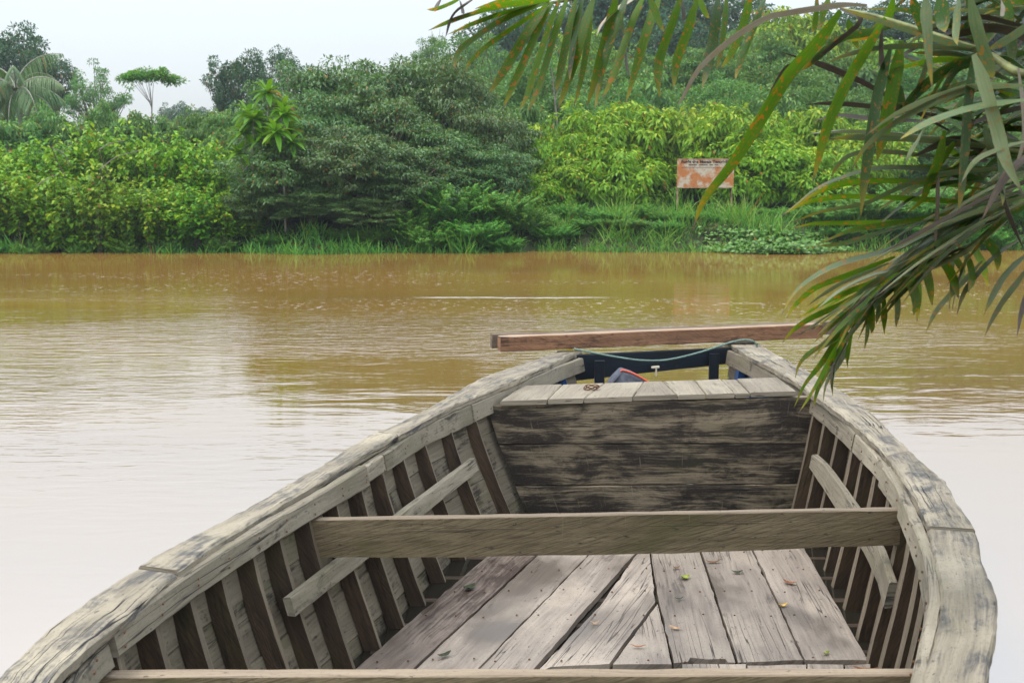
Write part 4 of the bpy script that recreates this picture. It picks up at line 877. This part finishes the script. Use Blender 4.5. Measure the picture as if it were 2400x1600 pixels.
# ------------------------------------------------------------------ palm fronds hanging in from the near bank at the right
def palmmat(name, c0, c1, spots, dead, trans, rough=.38):
    b = NB(name); uv = b.n('UVMap').outputs[0]; P = b.n('TexCoord').outputs['Object']; oi = b.n('ObjectInfo'); sp = b.n('SeparateXYZ'); b.l(uv, sp.inputs[0]); u = sp.outputs[0]
    fib = b.noise(b.map(uv, (3, 26, 1)), 1, 3, .6); big = b.noise(P, 9, 3)
    col = b.mix(b.ramp(b.math('ADD', b.math('MULTIPLY', fib, .6), b.math('MULTIPLY', big, .4)), .35, .65), c0, c1)
    col = b.mix(b.ramp(b.noise(b.map(uv, (6, 60, 1)), 1, 2), .55, .7, 0, .3), col, tuple(x * .5 for x in c0))
    s1 = b.noise(b.map(uv, (46, 5, 1)), 1, 3, .6); s2 = b.noise(P, 70, 3, .6)
    th = b.math('MULTIPLY_ADD', b.math('POWER', u, 2.), -.07, .605); sm = b.ramp(b.math('SUBTRACT', b.math('MAXIMUM', b.math('MULTIPLY', s1, .96), s2), th), 0., .05, 0., spots)
    col = b.mix(sm, col, (.42, .15, .012))
    if spots > .5:
        yl = b.ramp(b.math('ADD', u, b.math('MULTIPLY', big, .3)), .85, 1.1, 0, .75); col = b.mix(yl, col, (.33, .27, .02))
    dm = b.ramp(b.math('ADD', u, b.math('MULTIPLY', b.math('SUBTRACT', big, .5), .25)), dead, dead + .05); col = b.mix(dm, col, b.mix(b.ramp(fib, .4, .6), (.05, .032, .028), (.26, .2, .16)))
    hs = b.n('HueSaturation'); b.l(col, hs.inputs['Color']); b.l(b.math('MULTIPLY_ADD', oi.outputs['Random'], .5, .75), hs.inputs['Value'])
    p = b.bsdf(hs.outputs[0], rough, .5, b.bump(fib, .35, .002)); t = b.n('BsdfTranslucent'); b.l(hs.outputs[0], t.inputs[0]); ms = b.n('MixShader'); ms.inputs[0].default_value = trans; b.l(p.outputs[0], ms.inputs[1]); b.l(t.outputs[0], ms.inputs[2])
    return b.out(ms)
PM = {'g': palmmat('palm_green', (.065, .155, .004), (.11, .23, .008), .95, .93, .58, .5), 'd': palmmat('palm_deep_green', (.03, .09, .012), (.06, .14, .018), .75, .95, .4),
      'b': palmmat('palm_grey_green', (.085, .14, .055), (.165, .225, .095), .6, .93, .28, .48), 'p': palmmat('palm_pale_green', (.19, .25, .11), (.28, .33, .17), .35, .9, .25, .4),
      's': palmmat('palm_dry_straw', (.27, .23, .16), (.40, .36, .27), .25, 2., .2, .6), 'k': palmmat('palm_dead_dark', (.035, .026, .018), (.10, .078, .055), .1, 2., .1, .6)}
M['rachis'] = simple('palm_stem', (.20, .22, .08), .5, .4, .4, 25)
palm = tag(empty('palm_tree', (3.0, 1.6, .0)), 'palm with long rust-spotted leaflets hanging over the boat from the near bank', 'palm tree')
put(loft('trunk', tube_rings(catmull([(3.0, 1.6, -.3), (2.98, 1.65, .8), (2.9, 1.75, 1.9)], 6), [.2, .19, .18, .17, .17, .17, .17, .17, .17, .17, .18, .19, .2], 14), M['bark'], smooth=True), palm)
fronds = {}
def frond(key, pts):
    P = catmull([Vector((2.9, 1.75, 1.8))] + [aty(x, y, Y) for x, y, Y in pts], 8)
    o = put(loft('frond', tube_rings(P, list(np.linspace(.015, .003, len(P))), 8), M['rachis'], smooth=True), palm); fronds[key] = o
frond('A', [(3300, -300, 2.1), (2600, -170, 2.5), (2100, -90, 2.7), (1750, -55, 2.8), (1480, -25, 2.9), (1300, 6, 2.95), (1270, 12, 2.96)])
frond('D', [(3200, 120, 2.0), (2700, 130, 2.15), (2420, 175, 2.25), (2300, 120, 2.35), (2080, 46, 2.5), (1970, 20, 2.6)])
frond('E', [(3200, 300, 2.1), (2700, 340, 2.3), (2420, 352, 2.45), (2250, 330, 2.55), (2100, 320, 2.65), (2020, 318, 2.7)])
frond('C', [(3200, 360, 2.0), (2650, 400, 2.2), (2400, 478, 2.4), (2330, 535, 2.45), (2250, 596, 2.5), (2097, 664, 2.6), (2020, 714, 2.65), (1967, 783, 2.7)])
def leaflet(fk, path, Yb, Yt, wpx, mt, wfull=None, sgn=1):
    """path: picture points from base to tip, laid out between depths Yb and Yt"""
    n0 = len(path); L3 = [aty(x, y, Yb + (Yt - Yb) * k / (n0 - 1) + R.normal(0, .006)) for k, (x, y) in enumerate(path)]; P = catmull(L3, max(3, 14 // (n0 - 1))); n = len(P)
    wm = wpx / FPX * (Yb + Yt) / 2; wf = max(wfull or .030, wm * 1.05); roll = math.acos(min(1, wm / wf)) * sgn * (1 if R.random() < .5 else -1); V, F_, U = [], [], []; rows = []
    for k, p in enumerate(P):
        t = k / (n - 1); tg = (P[min(k + 1, n - 1)] - P[max(k - 1, 0)]).normalized(); vw = (p - Vector((0, 0, CAMH))).normalized(); s0 = tg.cross(vw).normalized(); nn = s0.cross(tg)
        rl = roll + .25 * mnoise.noise((t * 2, Yb * 9, path[0][0])); wv = s0 * math.cos(rl) + nn * math.sin(rl); nv = tg.cross(wv)
        pf = min(1, .35 + t / .16 * .65) * (1 if t < .55 else max(.03, 1 - ((t - .55) / .45) ** 1.7)); h = wf / 2 * pf * (1 + .06 * mnoise.noise((t * 7, path[0][1], 1)))
        rows.append((p - wv * h + nv * h * .32, p, p + wv * h + nv * h * .32))
    for k, r in enumerate(rows):
        V += r
        if k:
            a = (k - 1) * 3
            for s_ in (0, 1):
                F_.append((a + s_, a + s_ + 1, a + s_ + 4, a + s_ + 3)); t0, t1 = (k - 1) / (n - 1), k / (n - 1); o_ = Yb * 7
                U += [(t0, s_ * .5), (t0, s_ * .5 + .5), (t1, s_ * .5 + .5), (t1, s_ * .5)]
    o = mesh_obj('leaflet', V, F_, PM[mt], None, U, smooth=True); o.parent = fronds[fk]; return o
def zz(ox, oy, k, q): return [(ox + x / k, oy + y / k) for x, y in q]
UA = lambda *q: zz(1000, 0, 2.94, q); U3 = lambda *q: zz(1600, 0, 2.614, q); U4 = lambda *q: zz(1600, 500, 2.614, q)
# upper frond
for q, w_, m_ in [(UA((860,-4),(600,12),(420,48),(330,75),(300,95)),11,'g'), (UA((640,-30),(480,2),(330,62)),9,'g'), (UA((850,5),(560,32),(320,82),(130,150),(10,212)),11,'g'), (UA((850,12),(600,58),(350,140),(140,240)),12,'g'), (UA((830,25),(600,112),(440,200),(250,340),(205,420),(195,480)),12,'g'), (UA((830,30),(650,142),(430,290),(300,410),(265,490)),12,'g'),
    (UA((830,30),(700,230),(540,490),(430,648)),20,'g'), (UA((872,10),(760,250),(620,560),(520,764)),16,'g'), (UA((925,-10),(850,200),(760,480),(700,660),(640,760)),14.5,'g'), (UA((975,-20),(890,250),(800,550),(750,680),(700,768)),15,'g'), (UA((1040,-30),(985,230),(930,500),(890,650)),15,'g'), (UA((1085,-30),(1035,220),(1005,430),(985,560)),14,'d'),
    (UA((1160,-30),(1090,200),(1030,420),(960,620),(905,755)),20,'g'), (UA((1130,40),(1095,300),(1060,520),(1010,752)),13,'g'), (UA((1310,-40),(1240,220),(1170,490),(1100,745)),22,'g'), (UA((1390,-40),(1290,250),(1210,500),(1160,766)),19,'d'), (UA((1505,-40),(1400,230),(1310,480),(1210,692)),19,'g'), (UA((1615,-40),(1530,200),(1450,480),(1370,722)),20,'g'),
    (UA((1755,-40),(1680,170),(1600,400),(1585,540),(1610,690)),20,'g'), (UA((1870,-40),(1785,230),(1720,400),(1700,520),(1702,610)),20,'g'), (UA((2010,-40),(1965,280),(1930,450),(1895,612)),21,'d'), (UA((2065,-40),(2035,200),(2020,330),(1995,490)),15,'g'), (UA((2235,-50),(2170,170),(2100,350),(2020,480)),19,'g'), (UA((2345,-40),(2240,250),(2170,430),(2125,555)),17,'d'),
    (UA((1530,-30),(1600,110),(1640,222)),15,'g'), (UA((1340,20),(1370,245)),11,'g'), (UA((1880,-30),(1950,130)),14,'g'), (UA((1760,0),(1760,150)),8,'k'), (UA((1440,-10),(1300,90),(1220,170),(1175,242)),9,'s'), (UA((350,-30),(210,60),(150,150),(128,262)),6,'k'), (UA((110,-20),(85,40),(72,75)),6,'k'), (UA((260,-30),(100,38),(0,66)),7,'g'), (UA((225,0),(240,95)),4,'k'), (UA((1378,250),(1385,430),(1400,520)),4,'k')]:
    leaflet('A', q, 2.85 + R.normal(0, .04), 2.72 + R.normal(0, .06), w_, m_)
# fronds at the right: hanging and sweeping leaflets
for fk, q, w_, m_, Yb in [('D', U3((1130,30),(980,22),(830,40),(640,70),(500,105),(300,230),(100,410),(0,590),(-35,650)), 14, 's', 2.5), ('D', U3((965,65),(830,250),(650,450),(480,720),(300,1000),(130,1220),(60,1412)), 27, 'g', 2.35), ('D', U3((1240,110),(1100,330),(1000,500),(880,770),(830,960),(795,1125)), 25, 'g', 2.4),
    ('D', U3((960,60),(1080,120),(960,230),(780,370),(640,400),(570,490),(500,640)), 11, 'k', 2.42), ('D', U3((1270,300),(1190,560),(1150,800),(1110,1090),(1090,1330)), 25, 'd', 2.4), ('D', U3((1340,250),(1280,560),(1225,830),(1190,985)), 30, 'g', 2.45), ('D', U3((1300,480),(1330,620),(1310,700)), 26, 'd', 2.46), ('D', U3((1490,-20),(1515,230),(1530,545)), 22, 'b', 2.2), ('D', U3((1765,-20),(1830,230),(1885,400),(1900,490)), 28, 'b', 2.15),
    ('D', U3((1780,335),(1850,560),(1920,800),(1980,1000),(2090,1195)), 30, 'p', 2.1), ('D', U3((1775,345),(1740,600),(1720,870),(1700,1150),(1688,1290)), 18, 'd', 2.2), ('D', U3((2100,520),(1800,518),(1560,580),(1300,690),(1080,862)), 13, 'p', 2.15), ('D', U3((1870,490),(1500,630),(1250,770),(1100,910),(1030,1052)), 16, 'b', 2.2), ('D', U3((2100,615),(1750,680),(1500,765),(1330,855)), 17, 'b', 2.15),
    ('E', U3((2100,870),(1930,930),(1800,1000),(1700,1135)), 10, 'p', 2.2), ('D', U3((1890,312),(1700,270),(1490,205),(1180,112),(960,48)), 15, 'b', 2.35), ('D', U3((1820,308),(1500,270),(1200,282),(1000,330),(880,388)), 10, 'b', 2.35), ('E', U3((1960,905),(1600,855),(1300,835),(1050,832),(890,852)), 15, 'b', 2.45), ('E', U3((2000,960),(1650,900),(1300,860),(1000,848)), 11, 'k', 2.5),
    ('E', U3((1700,970),(1400,930),(1150,915),(1000,950),(930,1030),(905,1092)), 9, 'b', 2.5), ('C', U3((1960,1150),(1500,1052),(1200,1040),(1000,1090),(830,1160),(720,1240),(600,1332)), 11, 'b', 2.5), ('C', U3((1960,1172),(1550,1112),(1200,1096),(1000,1112),(830,1170),(640,1292)), 11, 'g', 2.52), ('C', U3((2100,1022),(1700,1040),(1450,1090),(1250,1172),(1100,1240),(850,1290),(630,1378)), 11, 'b', 2.4),
    ('C', U3((1920,1250),(1500,1212),(1100,1192),(900,1202),(740,1240),(600,1322)), 12, 'g', 2.5), ('C', U3((1620,1340),(1200,1352),(900,1356),(780,1366),(678,1397)), 12, 'g', 2.55), ('C', U3((1720,1300),(1400,1362),(1150,1402),(1000,1432),(800,1512)), 11, 'g', 2.5), ('E', U3((2010,770),(1600,700),(1150,640),(900,624),(740,642)), 8, 'k', 2.6), ('E', U3((1700,760),(1300,745),(1100,732),(940,715),(790,748)), 8, 'k', 2.6),
    ('E', U3((1520,835),(1200,800),(1000,795),(860,805),(780,822)), 8, 'p', 2.55), ('D', U3((1640,800),(1300,600),(1100,490),(900,405),(790,372),(610,322)), 11, 'k', 2.55), ('D', U3((1230,180),(1232,330),(1245,440),(1305,512)), 9, 'k', 2.3), ('E', U3((1575,1090),(1572,1300),(1545,1555)), 9, 'k', 2.3), ('C', U3((1955,1150),(2020,1330),(2100,1545)), 11, 'k', 2.25), ('E', U3((1600,800),(1550,1000),(1500,1110),(1460,1220),(1365,1312)), 18, 'g', 2.35), ('E', U3((1650,870),(1580,980),(1520,1085)), 15, 'g', 2.38),
    ('E', U3((1490,780),(1440,880),(1365,1005)), 7, 'p', 2.3), ('D', U3((1350,350),(1480,390),(1640,420)), 10, 'd', 2.6), ('D', U3((820,-20),(800,130),(790,200)), 16, 'g', 2.65), ('D', U3((900,-20),(860,130),(845,180)), 15, 'g', 2.65), ('D', U3((1020,120),(1060,230),(1085,310)), 14, 'g', 2.6), ('D', U3((1290,-20),(1240,120),(1150,200),(1000,260)), 18, 'g', 2.5), ('D', U3((1300,150),(1130,190),(960,230),(790,370),(720,440)), 18, 'd', 2.5),
    ('D', U3((1410,-20),(1480,150),(1510,220)), 24, 'd', 2.3), ('D', U3((1580,-20),(1600,130),(1610,200)), 30, 'd', 2.35), ('D', U3((1700,-20),(1690,150),(1685,280)), 14, 'b', 2.3), ('D', U3((1740,-20),(1770,170),(1790,290)), 22, 'd', 2.4), ('D', U3((1970,-20),(1990,150),(2010,330),(2000,400)), 22, 'd', 2.3), ('D', U3((2110,150),(1990,230),(1870,305)), 20, 'b', 2.2), ('D', U3((2110,40),(1900,60),(1600,50)), 14, 'b', 2.4), ('D', U3((1850,330),(1650,400),(1500,500),(1380,620),(1340,700)), 22, 'd', 2.45), ('D', U3((1500,340),(1440,520),(1370,690)), 14, 'b', 2.4),
    ('E', U3((1860,770),(1900,900),(1950,960)), 15, 'b', 2.35), ('D', U3((1900,420),(2000,455),(2110,470)), 14, 'b', 2.5), ('D', U3((1900,560),(2000,620),(2110,640)), 12, 'd', 2.5), ('E', U3((2050,420),(2080,800),(2040,1000),(2000,1150)), 8, 's', 2.2), ('D', U3((1950,0),(1945,100)), 7, 's', 2.2), ('E', U3((1930,900),(1940,1100),(1960,1260)), 14, 'd', 2.3), ('E', U3((1720,560),(1600,470),(1500,430),(1350,350)), 13, 'g', 2.62), ('E', U3((1720,970),(1600,880),(1450,840)), 14, 'g', 2.62)]:
    leaflet(fk, q, Yb, Yb + R.uniform(-.12, .2), w_, m_)
# lower frond: long overlapping leaflets sweeping down to the left, short ones hanging
for q, w_, m_ in [(U4((1720,40),(1300,222),(980,312),(800,402),(680,502),(600,636)), 11, 'b'), (U4((1300,262),(1000,372),(800,452),(680,562),(635,645)), 12, 'g'), (U4((1260,300),(1000,402),(850,492),(770,562)), 9, 'p'), (U4((1220,395),(980,482),(820,562),(700,645)), 13, 'g'), (U4((1160,440),(960,552),(800,622),(680,702),(608,795)), 13, 'g'), (U4((1150,560),(960,762),(800,852),(720,930),(688,1015)), 14, 'g'), (U4((1010,670),(850,900),(740,1042),(680,1192)), 12, 'g'), (U4((1010,720),(900,882),(800,1062),(708,1225)), 12, 'g'),
    (U4((1000,780),(900,950),(830,1102),(800,1192)), 12, 'g'), (U4((1010,800),(940,922),(872,1042),(858,1162)), 11, 'b'), (U4((980,820),(930,1002),(920,1124)), 9, 'd'), (U4((905,900),(905,1000),(908,1055)), 7, 'k'), (U4((1045,740),(1022,872),(1010,945)), 10, 'g'), (U4((1130,590),(1120,722),(1110,845)), 9, 'g'), (U4((1165,560),(1162,660),(1155,735)), 15, 'g'), (U4((1190,520),(1184,680)), 13, 'g'), (U4((1240,470),(1246,600),(1236,742)), 13, 'g'), (U4((1300,410),(1306,580),(1308,700)), 15, 'g'), (U4((1370,380),(1410,480),(1428,560),(1415,622)), 24, 'g'), (U4((1440,350),(1458,500),(1435,665)), 14, 'g'),
    (U4((1470,310),(1502,430),(1530,565)), 20, 'g'), (U4((1570,270),(1640,382),(1692,525)), 21, 'g'), (U4((1640,250),(1700,352),(1702,450)), 15, 'g'), (U4((1720,230),(1760,362),(1748,485)), 15, 'g'), (U4((1800,210),(1850,322),(1872,455)), 18, 'g'), (U4((1860,140),(1930,250),(1930,352)), 18, 'd'), (U4((1830,290),(1640,482),(1540,602),(1488,732)), 11, 'b'), (U4((2110,130),(1900,290),(1750,462),(1678,625)), 11, 'b'), (U4((2110,255),(1980,392),(1900,522),(1845,625)), 14, 'b'), (U4((2110,330),(1960,522),(1890,642),(1850,752)), 12, 'b'), (U4((2110,450),(2062,622),(2045,762)), 11, 'k'),
    (U4((1560,20),(1300,100),(1000,190),(800,205)), 10, 'g'), (U4((1650,60),(1640,330),(1630,600)), 6, 'b'), (U4((1760,250),(1700,420),(1650,600)), 8, 'b')]:
    leaflet('C', q, 2.52 + R.normal(0, .05), 2.62 + R.normal(0, .1), w_, m_)
rc = [(2440,455),(2330,530),(2250,592),(2150,640),(2097,664),(2050,695),(2020,714)]
for i in range(54):
    t = (i + R.random()) / 54 * .8; k = t * 5.99; j = int(k); f = k - j; bx1 = rc[j][0] * (1 - f) + rc[j + 1][0] * f; by1 = rc[j][1] * (1 - f) + rc[j + 1][1] * f; by1 -= R.uniform(0, 70) * (1 - t)
    a = math.radians(152 + R.uniform(-9, 14) - 34 * t ** 1.5 * R.random()); Lp = R.uniform(260, 450) * (1 - .5 * t); dr = R.uniform(15, 60)
    dx, dy = math.cos(a), math.sin(a); q = [(bx1, by1), (bx1 + dx * Lp * .35, by1 + dy * Lp * .35 - 4), (bx1 + dx * Lp * .7, by1 + dy * Lp * .7 + dr * .25), (bx1 + dx * Lp, by1 + dy * Lp + dr)]
    leaflet('C', q, 2.36 + .25 * t + R.normal(0, .06), 2.5 + .15 * t + R.normal(0, .12), R.uniform(5, 11), 'bbbbpgkd'[int(R.integers(0, 8))])
for i in range(84):      # dense dark tangle toward the crown
    bx1, by1 = R.uniform(2280, 2520), R.uniform(-80, 470); a = math.radians(R.uniform(140, 215)); Lp = R.uniform(120, 330); dx, dy = math.cos(a), math.sin(a); dr = R.uniform(10, 70)
    leaflet('DE'[i % 2], [(bx1, by1), (bx1 + dx * Lp * .5, by1 + dy * Lp * .5 - 8), (bx1 + dx * Lp, by1 + dy * Lp + dr)], 2.45 + R.normal(0, .1), 2.6 + R.normal(0, .12), R.uniform(9, 22) if i % 3 == 0 else R.uniform(4, 11), 'ddbkgd'[int(R.integers(0, 6))])

# ------------------------------------------------------------------ humid air
hb = NB('humid_air'); pv = hb.n('VolumePrincipled'); pv.inputs['Color'].default_value = (.86, .93, 1, 1); pv.inputs['Density'].default_value = .0008; hb.l(pv.outputs[0], hb.o.inputs[1])
x0, x1, y0, y1, z0, z1 = -160, 160, -8, 175, -2, 34
hz = mesh_obj('haze', [(x, y, z) for x in (x0, x1) for y in (y0, y1) for z in (z0, z1)], [(0, 1, 3, 2), (4, 6, 7, 5), (0, 4, 5, 1), (2, 3, 7, 6), (0, 2, 6, 4), (1, 5, 7, 3)], hb.m); tag(hz, 'thin pale humid air over the river', 'haze', kind='stuff'); hz.display_type = 'WIRE'
